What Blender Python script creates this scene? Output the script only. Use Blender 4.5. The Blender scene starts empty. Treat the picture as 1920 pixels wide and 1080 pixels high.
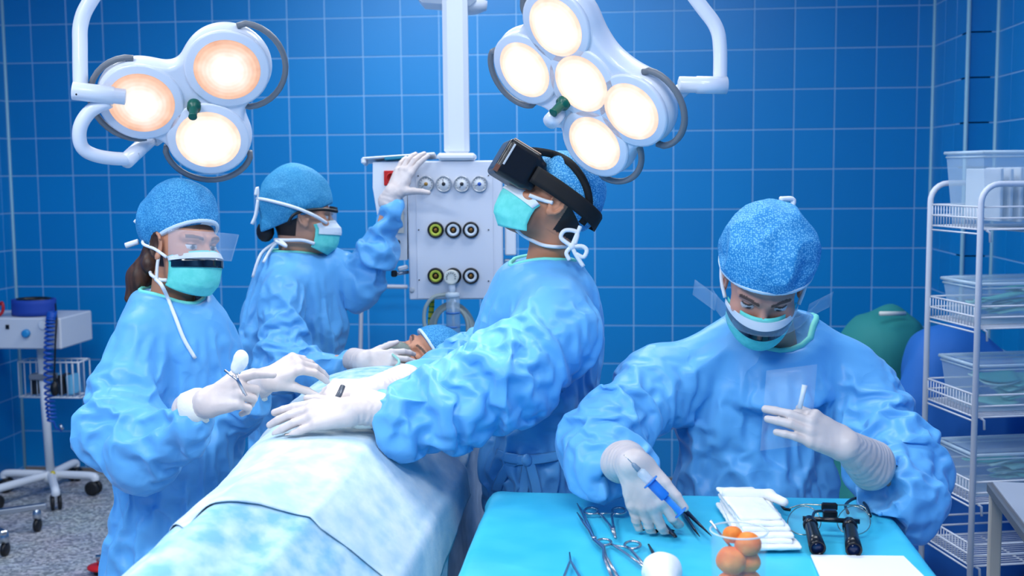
import bpy, math, random
import numpy as np
from mathutils import Vector, Matrix
random.seed(7); np.random.seed(7)
SC = bpy.context.scene; COL = SC.collection

# ---------------------------------------------------------------- camera
FPX = 2200.0
YAW, PIT, ROL = [math.radians(a) for a in (5.738, 5.578, 0.493)]
CAM = np.array([0, 0, 1.617])
fw = np.array([-math.sin(YAW)*math.cos(PIT), math.cos(YAW)*math.cos(PIT), -math.sin(PIT)])
_r0 = np.array([math.cos(YAW), math.sin(YAW), 0.0]); _u0 = np.cross(_r0, fw)
RT = math.cos(ROL)*_r0 - math.sin(ROL)*_u0
UP = math.sin(ROL)*_r0 + math.cos(ROL)*_u0
def P(x, y, d):            # a pixel of the photograph at a distance along the view axis
    return CAM + d*(fw + RT*(x-960)/FPX + UP*(540-y)/FPX)
def ray(x, y): return fw + RT*(x-960)/FPX + UP*(540-y)/FPX
def on_z(x, y, z): v = ray(x, y); return CAM + v*(z-CAM[2])/v[2]
def on_plane(x, y, p0, n): v = ray(x, y); return CAM + v*(np.dot(n, p0-CAM)/np.dot(n, v))
def V(r, u, t): return r*RT + u*UP - t*fw     # a direction: right, up, towards the camera
def nrm(v): v = np.asarray(v, float); return v/np.linalg.norm(v)

cd = bpy.data.cameras.new('camera'); cam = bpy.data.objects.new('camera', cd); COL.objects.link(cam)
cd.sensor_width = 36; cd.lens = FPX/1920*36; cd.clip_start = 0.05; cd.dof.use_dof = True; cd.dof.focus_distance = 2.75; cd.dof.aperture_fstop = 4.5
cam.matrix_world = Matrix(((RT[0], UP[0], -fw[0], CAM[0]), (RT[1], UP[1], -fw[1], CAM[1]), (RT[2], UP[2], -fw[2], CAM[2]), (0, 0, 0, 1)))
SC.camera = cam

# ---------------------------------------------------------------- world, ceiling lamps' light, exposure
SC.view_settings.view_transform = 'Standard'; SC.view_settings.look = 'None'
SC.view_settings.gamma = 1; SC.view_settings.use_curve_mapping = False
SC.view_settings.exposure = 0.08
w = bpy.data.worlds.new('world'); SC.world = w; w.use_nodes = True
w.node_tree.nodes['Background'].inputs[0].default_value = (0.0, 0.0, 0.0, 1)   # a closed room: all light comes from its lamps
w.node_tree.nodes['Background'].inputs[1].default_value = 0.0
CEIL = 3.05
PANELS = [(-1.9, 1.0, 54), (0.1, 0.9, 30), (-1.9, 3.3, 20), (0.3, 3.3, 20), (-0.8, 4.9, 34), (-0.9, -0.9, 44)]
for x, y, e in PANELS:
    ld = bpy.data.lights.new('ceiling_panel_light_offscreen', 'AREA'); ld.shape = 'RECTANGLE'; ld.size = 1.1; ld.size_y = 0.55
    ld.energy = e; ld.color = (0.93, 0.97, 1.0)
    lo = bpy.data.objects.new('ceiling_panel_light_offscreen', ld); COL.objects.link(lo); lo.location = (x, y, CEIL-0.03)

# ---------------------------------------------------------------- materials
def lin(c): return tuple(((v/255/12.92) if v/255 <= 0.04045 else ((v/255+0.055)/1.055)**2.4) for v in c)
MATS = {}
def mat(name, rgb, rough=0.5, metal=0.0, spec=0.5, alpha=None, trans=0.0, ior=1.45, rgb2=None, nscale=20, ndetail=3, bump=0.0, bscale=60, bdist=0.002,
        emit=None, estr=0.0, sheen=0.0, sss=0.0, coat=0.0, stretch=None):
    if name in MATS: return MATS[name]
    m = bpy.data.materials.new(name); m.use_nodes = True; MATS[name] = m
    nt = m.node_tree; b = nt.nodes['Principled BSDF']; L = nt.links.new
    b.inputs['Base Color'].default_value = (*lin(rgb), 1); b.inputs['Roughness'].default_value = rough
    b.inputs['Metallic'].default_value = metal; b.inputs['IOR'].default_value = ior
    b.inputs['Specular IOR Level'].default_value = spec
    b.inputs['Transmission Weight'].default_value = trans
    b.inputs['Coat Weight'].default_value = coat
    b.inputs['Sheen Weight'].default_value = sheen
    if sss: b.inputs['Subsurface Weight'].default_value = sss; b.inputs['Subsurface Radius'].default_value = (0.01, 0.005, 0.003)
    if alpha is not None: b.inputs['Alpha'].default_value = alpha
    if emit: b.inputs['Emission Color'].default_value = (*lin(emit), 1); b.inputs['Emission Strength'].default_value = estr
    src = None
    if rgb2 or bump:
        tc = nt.nodes.new('ShaderNodeNewGeometry'); src = tc.outputs['Position']
        if stretch:
            mp = nt.nodes.new('ShaderNodeVectorMath'); mp.operation = 'MULTIPLY'; mp.inputs[1].default_value = stretch
            L(src, mp.inputs[0]); src = mp.outputs[0]
    if rgb2:
        n = nt.nodes.new('ShaderNodeTexNoise'); n.inputs['Scale'].default_value = nscale; n.inputs['Detail'].default_value = ndetail
        L(src, n.inputs['Vector'])
        rp = nt.nodes.new('ShaderNodeValToRGB'); rp.color_ramp.elements[0].position = 0.35; rp.color_ramp.elements[1].position = 0.65
        rp.color_ramp.elements[0].color = (*lin(rgb), 1); rp.color_ramp.elements[1].color = (*lin(rgb2), 1)
        L(n.outputs['Fac'], rp.inputs['Fac']); L(rp.outputs['Color'], b.inputs['Base Color'])
    if bump:
        n = nt.nodes.new('ShaderNodeTexNoise'); n.inputs['Scale'].default_value = bscale; n.inputs['Detail'].default_value = 4
        L(src, n.inputs['Vector'])
        bp = nt.nodes.new('ShaderNodeBump'); bp.inputs['Strength'].default_value = bump; bp.inputs['Distance'].default_value = bdist
        L(n.outputs['Fac'], bp.inputs['Height']); L(bp.outputs['Normal'], b.inputs['Normal'])
    return m

# ---------------------------------------------------------------- object helpers
def tag(o, label=None, cat=None, group=None, kind=None):
    if label: o['label'] = label
    if cat: o['category'] = cat
    if group: o['group'] = group
    if kind: o['kind'] = kind
    return o
def empty(name, loc, label=None, cat=None, group=None):
    o = bpy.data.objects.new(name, None); COL.objects.link(o); o.location = tuple(float(v) for v in loc); o.empty_display_size = 0.1
    return tag(o, label, cat, group)
def link(name, me, parent=None, loc=None):
    o = bpy.data.objects.new(name, me); COL.objects.link(o)
    if parent is not None:
        o.parent = parent
        base = Vector((0, 0, 0)); q = parent
        while q is not None: base += q.location; q = q.parent
        o.location = -base            # geometry is written in world coordinates
    return o
def mesh_np(name, v, f, m=None, smooth=True, nquad=4):
    me = bpy.data.meshes.new(name); v = np.ascontiguousarray(v, np.float32); f = np.ascontiguousarray(f, np.int32)
    me.vertices.add(len(v)); me.vertices.foreach_set('co', v.ravel())
    k = f.shape[1]
    me.loops.add(f.size); me.loops.foreach_set('vertex_index', f.ravel())
    me.polygons.add(len(f)); me.polygons.foreach_set('loop_start', np.arange(0, f.size, k, dtype=np.int32))
    me.polygons.foreach_set('loop_total', np.full(len(f), k, np.int32))
    me.update(calc_edges=True); me.validate()
    if smooth: me.polygons.foreach_set('use_smooth', np.ones(len(me.polygons), bool))
    if m: me.materials.append(m)
    return me

def frame(z, hint=(0, 0, 1)):
    z = nrm(z); h = np.asarray(hint, float)
    if abs(np.dot(z, nrm(h))) > 0.98: h = np.array([1.0, 0, 0])
    x = nrm(np.cross(h, z)); y = np.cross(z, x)
    return x, y, z
class MB:
    def __init__(s): s.v = []; s.f = []; s.sm = []
    def add(s, vs, fs, smooth=True):
        o = len(s.v); s.v += [tuple(map(float, q)) for q in vs]; s.f += [tuple(i+o for i in q) for q in fs]; s.sm += [smooth]*len(fs); return s
    def box(s, c, size, ax=None, bev=0.0):
        c = np.asarray(c, float); X, Y, Z = ax if ax is not None else (np.array([1., 0, 0]), np.array([0, 1., 0]), np.array([0, 0, 1.]))
        hx, hy, hz = [q/2 for q in size]
        if bev <= 0:
            vs = [c+X*hx*i+Y*hy*j+Z*hz*k for i in (-1, 1) for j in (-1, 1) for k in (-1, 1)]
            return s.add(vs, [(0, 1, 3, 2), (4, 6, 7, 5), (0, 4, 5, 1), (2, 3, 7, 6), (0, 2, 6, 4), (1, 5, 7, 3)], False)
        b = min(bev, hx*.95, hy*.95, hz*.95); pts = []; idx = {}
        for i in (-1, 1):
            for j in (-1, 1):
                for k in (-1, 1):
                    for a in range(3):
                        q = [hx-b, hy-b, hz-b]; q[a] += b; idx[(i, j, k, a)] = len(pts)
                        pts.append(c+X*q[0]*i+Y*q[1]*j+Z*q[2]*k)
        fs = []
        def g(*a): return idx[a]
        for sgn in (-1, 1):
            fs.append([g(sgn, -1, -1, 0), g(sgn, 1, -1, 0), g(sgn, 1, 1, 0), g(sgn, -1, 1, 0)][::sgn])
            fs.append([g(-1, sgn, -1, 1), g(-1, sgn, 1, 1), g(1, sgn, 1, 1), g(1, sgn, -1, 1)][::sgn])
            fs.append([g(-1, -1, sgn, 2), g(1, -1, sgn, 2), g(1, 1, sgn, 2), g(-1, 1, sgn, 2)][::sgn])
        for i in (-1, 1):
            for j in (-1, 1):
                o = 1 if i*j > 0 else -1
                fs.append([g(i, j, -1, 0), g(i, j, -1, 1), g(i, j, 1, 1), g(i, j, 1, 0)][::o])
                fs.append([g(i, -1, j, 2), g(i, -1, j, 0), g(i, 1, j, 0), g(i, 1, j, 2)][::o])
                fs.append([g(-1, i, j, 1), g(-1, i, j, 2), g(1, i, j, 2), g(1, i, j, 1)][::o])
                for k in (-1, 1):
                    fs.append([g(i, j, k, 0), g(i, j, k, 1), g(i, j, k, 2)][::(1 if i*j*k > 0 else -1)])
        return s.add(pts, [tuple(q) for q in fs], False)
    def tube(s, pts, r, n=10, closed=False, caps=True, flat=None):
        pts = [np.asarray(p, float) for p in pts]; N = len(pts); rs = r if isinstance(r, (list, tuple, np.ndarray)) else [r]*N
        T = []
        for i in range(N):
            if closed: t = pts[(i+1) % N]-pts[i-1]
            else: t = pts[min(i+1, N-1)]-pts[max(i-1, 0)]
            T.append(nrm(t+1e-12))
        x, y, _ = frame(T[0]); vs = []
        for i in range(N):
            x = nrm(x-T[i]*np.dot(x, T[i])); y = np.cross(T[i], x)
            if flat is not None:
                fl = flat[0]; yy = nrm(np.cross(T[i], fl)); xx = np.cross(yy, T[i])
                for k in range(n):
                    a = 2*math.pi*k/n; vs.append(pts[i]+yy*math.cos(a)*rs[i]+xx*math.sin(a)*rs[i]*flat[1])
            else:
                for k in range(n):
                    a = 2*math.pi*k/n; vs.append(pts[i]+(x*math.cos(a)+y*math.sin(a))*rs[i])
        fs = []
        for i in range(N if closed else N-1):
            j = (i+1) % N
            for k in range(n): fs.append((i*n+k, i*n+(k+1) % n, j*n+(k+1) % n, j*n+k))
        if caps and not closed: fs.append(tuple(range(n))[::-1]); fs.append(tuple((N-1)*n+k for k in range(n)))
        return s.add(vs, fs)
    def bar(s, a, b, r, r2=None, n=12): return s.tube([a, b], [r, r if r2 is None else r2], n)
    def lathe(s, c, axis, prof, n=24, hint=(0, 0, 1)):   # prof: (radius, height along axis)
        x, y, z = frame(axis, hint); c = np.asarray(c, float); vs = []; fs = []
        for r, h in prof:
            for k in range(n):
                a = 2*math.pi*k/n; vs.append(c+z*h+(x*math.cos(a)+y*math.sin(a))*r)
        for i in range(len(prof)-1):
            for k in range(n): fs.append((i*n+k, i*n+(k+1) % n, (i+1)*n+(k+1) % n, (i+1)*n+k))
        fs.append(tuple(range(n))[::-1]); fs.append(tuple((len(prof)-1)*n+k for k in range(n)))
        return s.add(vs, fs)
    def sphere(s, c, r, n=14, ax=None):
        r = r if isinstance(r, (tuple, list)) else (r, r, r); X, Y, Z = ax if ax is not None else np.eye(3)
        vs = []; fs = []; c = np.asarray(c, float); m = n//2
        for i in range(m+1):
            th = math.pi*i/m
            for k in range(n):
                a = 2*math.pi*k/n; vs.append(c+X*r[0]*math.sin(th)*math.cos(a)+Y*r[1]*math.sin(th)*math.sin(a)+Z*r[2]*math.cos(th))
        for i in range(m):
            for k in range(n): fs.append((i*n+k, (i+1)*n+k, (i+1)*n+(k+1) % n, i*n+(k+1) % n))
        return s.add(vs, fs)
    def sheet(s, G, thick=0.0):        # G: array [n][m][3]
        G = np.asarray(G, float); n, m, _ = G.shape
        vs = list(G.reshape(-1, 3)); fs = [(i*m+j, i*m+j+1, (i+1)*m+j+1, (i+1)*m+j) for i in range(n-1) for j in range(m-1)]
        if thick:
            du = np.gradient(G, axis=0); dv = np.gradient(G, axis=1); N = np.cross(du, dv); N /= (np.linalg.norm(N, axis=2, keepdims=True)+1e-12)
            o = n*m; vs += list((G+N*thick).reshape(-1, 3)); fs2 = [tuple(i+o for i in q[::-1]) for q in fs]
            for i in range(n-1): fs2 += [(i*m, (i+1)*m, (i+1)*m+o, i*m+o), (i*m+m-1+o, (i+1)*m+m-1+o, (i+1)*m+m-1, i*m+m-1)]
            for j in range(m-1): fs2 += [(j+o, j+1+o, j+1, j), ((n-1)*m+j, (n-1)*m+j+1, (n-1)*m+j+1+o, (n-1)*m+j+o)]
            fs += fs2
        return s.add(vs, fs)
    def build(s, name, m, parent=None):
        me = bpy.data.meshes.new(name); me.from_pydata(s.v, [], s.f); me.update()
        me.polygons.foreach_set('use_smooth', s.sm)
        if m: me.materials.append(m)
        return link(name, me, parent)
def curve(pts, n=8):               # Catmull-Rom through points
    pts = [np.asarray(p, float) for p in pts]; out = []
    Q = [2*pts[0]-pts[1]]+pts+[2*pts[-1]-pts[-2]]
    for i in range(1, len(Q)-2):
        for k in range(n):
            t = k/n; a, b, c, d = Q[i-1], Q[i], Q[i+1], Q[i+2]
            out.append(0.5*((2*b)+(c-a)*t+(2*a-5*b+4*c-d)*t*t+(-a+3*b-3*c+d)*t**3))
    out.append(pts[-1]); return out

# ---------------------------------------------------------------- signed distance modelling (smooth organic shapes)
def smin(a, b, k):
    if k <= 0: return np.minimum(a, b)
    h = np.clip(0.5+0.5*(b-a)/k, 0, 1); return b*(1-h)+a*h-k*h*(1-h)
def cap(a, b, ra, rb=None, k=0.02, wide=None, sub=False):     # rounded cone; wide=(axis, factor) stretches its section
    return dict(t='cap', a=np.asarray(a, float), b=np.asarray(b, float), ra=ra, rb=ra if rb is None else rb, k=k, wide=wide, sub=sub)
def ell(c, r, ax=None, k=0.02, sub=False):
    return dict(t='ell', c=np.asarray(c, float), r=np.asarray(r, float), ax=np.asarray(ax if ax is not None else np.eye(3), float), k=k, sub=sub)
def rbox(c, h, ax=None, rad=0.01, k=0.02, sub=False):
    return dict(t='box', c=np.asarray(c, float), r=np.asarray(h, float), ax=np.asarray(ax if ax is not None else np.eye(3), float), rad=rad, k=k, sub=sub)
def cutp(p, n, k=0.004): return dict(t='cut', c=np.asarray(p, float), n=nrm(n), k=k, sub=True)
def prim_d(q, p):
    if q['t'] == 'cap':
        ab = q['b']-q['a']; pa = p-q['a']; L2 = ab@ab+1e-12
        t = np.clip(pa@ab/L2, 0, 1); d = pa-t[..., None]*ab
        if q['wide'] is not None:
            w, s = q['wide']; w = nrm(w); c = d@w; d = d+np.multiply.outer(c/s-c, w)
            return (np.sqrt((d*d).sum(-1))-(q['ra']+(q['rb']-q['ra'])*t))*min(1.0, s)
        return np.sqrt((d*d).sum(-1))-(q['ra']+(q['rb']-q['ra'])*t)
    if q['t'] == 'ell':
        l = (p-q['c'])@q['ax'].T; k0 = np.sqrt(((l/q['r'])**2).sum(-1)); k1 = np.sqrt(((l/q['r']**2)**2).sum(-1))+1e-9
        return k0*(k0-1)/k1
    if q['t'] == 'box':
        l = np.abs((p-q['c'])@q['ax'].T)-(q['r']-q['rad'])
        return np.sqrt((np.maximum(l, 0)**2).sum(-1))+np.minimum(l.max(-1), 0)-q['rad']
    return -((p-q['c'])@q['n'])
def prim_bb(q):
    if q['t'] == 'cap':
        r = max(q['ra'], q['rb'])*(max(1, q['wide'][1]) if q['wide'] else 1)
        return np.minimum(q['a'], q['b'])-r, np.maximum(q['a'], q['b'])+r
    r = np.sqrt(((q['ax']*q['r'][:, None])**2).sum(0)) if q['t'] == 'ell' else np.abs(q['ax']*q['r'][:, None]).sum(0)
    return q['c']-r, q['c']+r
def surfnet(D, o, res):
    ins = D < 0; nx, ny, nz = D.shape
    cnt = np.zeros((nx-1, ny-1, nz-1), np.uint8)
    cor = [(i, j, k) for i in (0, 1) for j in (0, 1) for k in (0, 1)]
    for i, j, k in cor: cnt += ins[i:nx-1+i, j:ny-1+j, k:nz-1+k]
    act = (cnt > 0) & (cnt < 8); ids = np.full(act.shape, -1, np.int32); I = np.argwhere(act); ids[act] = np.arange(len(I))
    acc = np.zeros((len(I), 3)); num = np.zeros(len(I))
    dv = {c: D[I[:, 0]+c[0], I[:, 1]+c[1], I[:, 2]+c[2]] for c in cor}
    for c in cor:
        for a in range(3):
            if c[a]: continue
            e = list(c); e[a] = 1; e = tuple(e); da, db = dv[c], dv[e]; m = (da < 0) != (db < 0)
            t = da[m]/(da[m]-db[m]); q = np.tile(np.array(c, float), (m.sum(), 1)); q[:, a] += t; acc[m] += q; num[m] += 1
    v = (I+acc/num[:, None])*res+o
    F = []
    for a in range(3):
        b, c = (a+1) % 3, (a+2) % 3
        s0 = [slice(None)]*3; s1 = [slice(None)]*3; s0[a] = slice(0, -1); s1[a] = slice(1, None)
        x0, x1 = ins[tuple(s0)], ins[tuple(s1)]; E = np.argwhere(x0 != x1)
        E = E[(E[:, b] > 0) & (E[:, c] > 0) & (E[:, b] < D.shape[b]-1) & (E[:, c] < D.shape[c]-1)]
        def cell(db, dc):
            q = E.copy(); q[:, b] += db; q[:, c] += dc; return ids[q[:, 0], q[:, 1], q[:, 2]]
        qd = np.stack([cell(-1, -1), cell(0, -1), cell(0, 0), cell(-1, 0)], 1)
        fl = ~x0[E[:, 0], E[:, 1], E[:, 2]]; qd[fl] = qd[fl][:, ::-1]; F.append(qd)
    return v, np.concatenate(F)
def sdf(prims, res, shrink=0.0):
    bbs = [prim_bb(q) for q in prims if not q['sub']]
    lo = np.min([b[0] for b in bbs], 0)-3*res-0.01; hi = np.max([b[1] for b in bbs], 0)+3*res+0.01
    n = np.ceil((hi-lo)/res).astype(int)+1; D = np.full(n, 0.5, np.float32)
    axs = [lo[i]+np.arange(n[i])*res for i in range(3)]
    for q in prims:
        if q['t'] == 'cut': l0, h0 = np.zeros(3, int), n
        else:
            b0, b1 = prim_bb(q); m = q['k']+4*res
            l0 = np.clip(np.floor((b0-m-lo)/res).astype(int), 0, n); h0 = np.clip(np.ceil((b1+m-lo)/res).astype(int)+1, 0, n)
            if (h0 <= l0).any(): continue
        g = np.stack(np.meshgrid(*[axs[i][l0[i]:h0[i]] for i in range(3)], indexing='ij'), -1)
        d = prim_d(q, g); s = tuple(slice(l0[i], h0[i]) for i in range(3))
        D[s] = -smin(-D[s], d, q['k']) if q['sub'] else smin(D[s], d, q['k'])
    return surfnet(D+shrink, lo, res)
def vnormals(v, f):
    fn = np.cross(v[f[:, 2]]-v[f[:, 0]], v[f[:, 3]]-v[f[:, 1]]); n = np.zeros_like(v)
    for k in range(4): np.add.at(n, f[:, k], fn)
    return n/(np.linalg.norm(n, axis=1, keepdims=True)+1e-12)
_T = np.random.rand(64, 64, 64); _W = np.random.rand(64, 64, 64, 3)
def noise(p):                      # value noise 0..1
    p = np.asarray(p); i = np.floor(p).astype(int); f = p-i; f = f*f*(3-2*f); r = 0
    for a in (0, 1):
        for b in (0, 1):
            for c in (0, 1):
                wgt = (f[:, 0] if a else 1-f[:, 0])*(f[:, 1] if b else 1-f[:, 1])*(f[:, 2] if c else 1-f[:, 2])
                r = r+wgt*_T[(i[:, 0]+a) % 64, (i[:, 1]+b) % 64, (i[:, 2]+c) % 64]
    return r
def worley(p):                     # distance to the nearest scattered point: bowls with sharp ridges between, like crumpled paper
    i = np.floor(p).astype(int); best = np.full(len(p), 9.0)
    for a in (-1, 0, 1):
        for b in (-1, 0, 1):
            for c in (-1, 0, 1):
                q = i+np.array([a, b, c]); o = _W[q[:, 0] % 64, q[:, 1] % 64, q[:, 2] % 64]
                best = np.minimum(best, ((q+o-p)**2).sum(1))
    return np.sqrt(best)
def ridged(p): return 1-np.abs(2*noise(p)-1)
def warp(p, s, a): return p+a*np.stack([noise(p*s+7.1), noise(p*s+31.7), noise(p*s+57.3)], 1)-a/2
def tri(x): return 2*np.abs(x-np.floor(x)-0.5)     # 0..1 triangle wave

# ---------------------------------------------------------------- the setting
WALL_Y = 6.076; YF = -1.8; XL = -3.333; XR = 1.503; T = 0.2; TX0 = 0.2224; TZ0 = 0.026
GROUT = mat('grout_pale_blue', (136, 186, 226), 0.6)
def tile_mat():
    m = bpy.data.materials.new('blue_glazed_tile'); m.use_nodes = True; nt = m.node_tree; b = nt.nodes['Principled BSDF']; L = nt.links.new
    oi = nt.nodes.new('ShaderNodeObjectInfo'); rp = nt.nodes.new('ShaderNodeValToRGB')
    rp.color_ramp.elements[0].color = (*lin((0, 124, 190)), 1); rp.color_ramp.elements[1].color = (*lin((0, 131, 198)), 1)
    L(oi.outputs['Random'], rp.inputs['Fac']); L(rp.outputs['Color'], b.inputs['Base Color'])
    b.inputs['Roughness'].default_value = 0.34; b.inputs['Specular IOR Level'].default_value = 0.5
    return m
TILE = tile_mat(); TRIM = mat('corner_profile_pale', (150, 196, 214), 0.5)
def tile_mesh():
    mb = MB(); g = 0.0055; h = (T-g)/2; d = 0.0025; b = 0.0015     # in the wall's plane: x across, z up, front face towards -y
    vs = [(-h, 0, -h), (h, 0, -h), (h, 0, h), (-h, 0, h), (-h, -d+b, -h), (h, -d+b, -h), (h, -d+b, h), (-h, -d+b, h),
          (-h+b, -d, -h+b), (h-b, -d, -h+b), (h-b, -d, h-b), (-h+b, -d, h-b)]
    fs = [(0, 1, 5, 4), (1, 2, 6, 5), (2, 3, 7, 6), (3, 0, 4, 7), (4, 5, 9, 8), (5, 6, 10, 9), (6, 7, 11, 10), (7, 4, 8, 11), (8, 9, 10, 11)]
    me = bpy.data.meshes.new('tile'); me.from_pydata(vs, [], fs); me.materials.append(TILE); return me
TM = tile_mesh()
def pix(p):
    q = np.asarray(p)-CAM; d = q@fw; return 960+FPX*(q@RT)/d, 540-FPX*(q@UP)/d
def tiled_wall(name, origin, xdir, rotz, a0, a1, phase, zmax, limit=300, ytiles=True):
    """wall plane through origin, running along xdir from a0 to a1; the tiles' front faces point along the rotated -y"""
    origin = np.asarray(origin, float); xdir = np.asarray(xdir, float); nin = np.array([math.sin(rotz), -math.cos(rotz), 0])
    mb = MB(); c = origin+xdir*(a0+a1)/2+np.array([0, 0, zmax/2])-nin*0.05
    mb.box(c, (a1-a0, 0.1, zmax), (xdir, -nin, np.array([0, 0, 1.])))
    wall = mb.build(name, GROUT); wall['kind'] = 'structure'
    cells = []
    k = math.floor((a0-phase)/T)
    while phase+k*T < a1-1e-6:
        l, r = max(a0, phase+k*T), min(a1, phase+(k+1)*T)
        j = -1
        while TZ0+j*T < zmax-1e-6:
            b, t = max(0, TZ0+j*T), min(zmax, TZ0+(j+1)*T)
            if r-l > 0.012 and t-b > 0.012:
                p = origin+xdir*(l+r)/2+np.array([0, 0, (b+t)/2]); x, y = pix(p) if (p-CAM)@fw > 0.2 else (9e9, 9e9)
                inside = -60 < x < 1980 and -60 < y < 1140
                hid = (430 < x < 1100 and y > 720) or (1100 < x < 1700 and y > 640)
                cells.append(((0 if inside and not hid else 1, abs(x-960)+abs(y-300)), p, (r-l)/T, (t-b)/T))
            j += 1
        k += 1
    cells.sort(key=lambda q: q[0]); rest = MB(); base = [tuple(v.co) for v in TM.vertices]; fs = [tuple(q.vertices) for q in TM.polygons]
    for i, (key, p, sx, sz) in enumerate(cells):
        if key[0] == 0 and i < limit:
            o = bpy.data.objects.new('tile', TM); COL.objects.link(o); o.parent = wall; o.location = tuple(p); o.rotation_euler = (0, 0, rotz)
            o.scale = ((sx*T-0.0055)/(T-0.0055), 1, (sz*T-0.0055)/(T-0.0055))
        else:
            rest.add([p+xdir*v[0]*(sx*T-0.0055)/(T-0.0055)-nin*v[1]+np.array([0, 0, v[2]*(sz*T-0.0055)/(T-0.0055)]) for v in base], fs, False)
    if rest.v:
        o = rest.build('tile_field', TILE, wall); o['kind'] = 'stuff'
    return wall
tiled_wall('wall_back', (0, WALL_Y, 0), (1, 0, 0), 0, XL, XR, TX0, CEIL)
tiled_wall('wall_left', (XL, 0, 0), (0, 1, 0), math.pi/2, YF, WALL_Y, WALL_Y-0.1, CEIL)
pe = on_plane(1815, 100, np.array([XR, 0, 0]), np.array([1., 0, 0])); PY = float(pe[1])
pf = on_plane(1872, 100, np.array([0, PY, 0]), np.array([0, 1., 0])); PX = float(pf[0])
def rwall(name, x, y0, y1):      # faces -x
    return tiled_wall(name, (x, 0, 0), (0, -1, 0), -math.pi/2, -y1, -y0, -y1, CEIL)
rwall('wall_pier', XR, PY, WALL_Y)
tiled_wall('wall_pier_front', (0, PY, 0), (1, 0, 0), 0, XR, PX, XR, CEIL)
rwall('wall_right', PX, YF, PY)
for i, (x, y) in enumerate([(XL+0.004, WALL_Y-0.008), (XR-0.004, WALL_Y-0.008), (XR-0.002, PY-0.008), (PX-0.004, PY-0.008)]):
    mb = MB().bar((x, y, 0), (x, y, CEIL), 0.0095, n=8); o = mb.build('trim_%d' % (i+1), TRIM); o['kind'] = 'structure'
def floor_mat():
    m = bpy.data.materials.new('speckled_grey_vinyl'); m.use_nodes = True; nt = m.node_tree; b = nt.nodes['Principled BSDF']; L = nt.links.new
    g = nt.nodes.new('ShaderNodeNewGeometry')
    vo = nt.nodes.new('ShaderNodeTexVoronoi'); vo.inputs['Scale'].default_value = 75; L(g.outputs['Position'], vo.inputs['Vector'])
    rp = nt.nodes.new('ShaderNodeValToRGB'); e = rp.color_ramp.elements; e[0].color = (*lin((128, 132, 138)), 1); e[1].color = (*lin((205, 206, 208)), 1)
    e[0].position = 0.15; e[1].position = 0.9; q = e.new(0.5); q.color = (*lin((168, 171, 176)), 1)
    sp = nt.nodes.new('ShaderNodeSeparateColor'); L(vo.outputs['Color'], sp.inputs[0]); L(sp.outputs[0], rp.inputs['Fac'])
    n = nt.nodes.new('ShaderNodeTexNoise'); n.inputs['Scale'].default_value = 5; L(g.outputs['Position'], n.inputs['Vector'])
    mx = nt.nodes.new('ShaderNodeMix'); mx.data_type = 'RGBA'; mx.blend_type = 'MULTIPLY'; mx.inputs[0].default_value = 0.25
    L(rp.outputs['Color'], mx.inputs[6]); L(n.outputs['Color'], mx.inputs[7]); L(mx.outputs[2], b.inputs['Base Color'])
    b.inputs['Roughness'].default_value = 0.45; return m
o = MB().box(((XL+PX)/2, (YF+6.15)/2, -0.05), (PX-XL+0.2, 6.25-YF, 0.1)).build('floor', floor_mat()); o['kind'] = 'structure'
o = MB().box(((XL+PX)/2, (YF+6.15)/2, CEIL+0.05), (PX-XL+0.2, 6.25-YF, 0.1)).build('ceiling', mat('ceiling_white', (232, 236, 240), 0.8)); o['kind'] = 'structure'
tiled_wall('wall_front', (0, YF, 0), (-1, 0, 0), math.pi, -PX, -XL, -PX, CEIL)
o = MB().box(((XL+XR)/2, WALL_Y-0.008, 0.012), (XR-XL-0.02, 0.012, 0.024)).build('baseboard_back', mat('base_strip', (120, 112, 108), 0.6)); o['kind'] = 'structure'
for i, (x, y, e) in enumerate(PANELS):
    t = empty('ceiling_light_offscreen', (x, y, CEIL), 'flat white rectangular panel lamp recessed in the ceiling', 'ceiling light', 'ceiling panel lamps')
    mb = MB()
    for sx in (-1, 1): mb.box((x+sx*0.575, y, CEIL-0.008), (0.03, 0.62, 0.02))
    for sy in (-1, 1): mb.box((x, y+sy*0.295, CEIL-0.008), (1.12, 0.03, 0.02))
    mb.build('frame', mat('white_enamel', (235, 238, 242), 0.35), t)
    MB().box((x, y, CEIL-0.006), (1.12, 0.56, 0.008)).build('diffuser', mat('lit_diffuser', (250, 250, 250), 0.6, emit=(250, 252, 255), estr=1.5), t)
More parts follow.
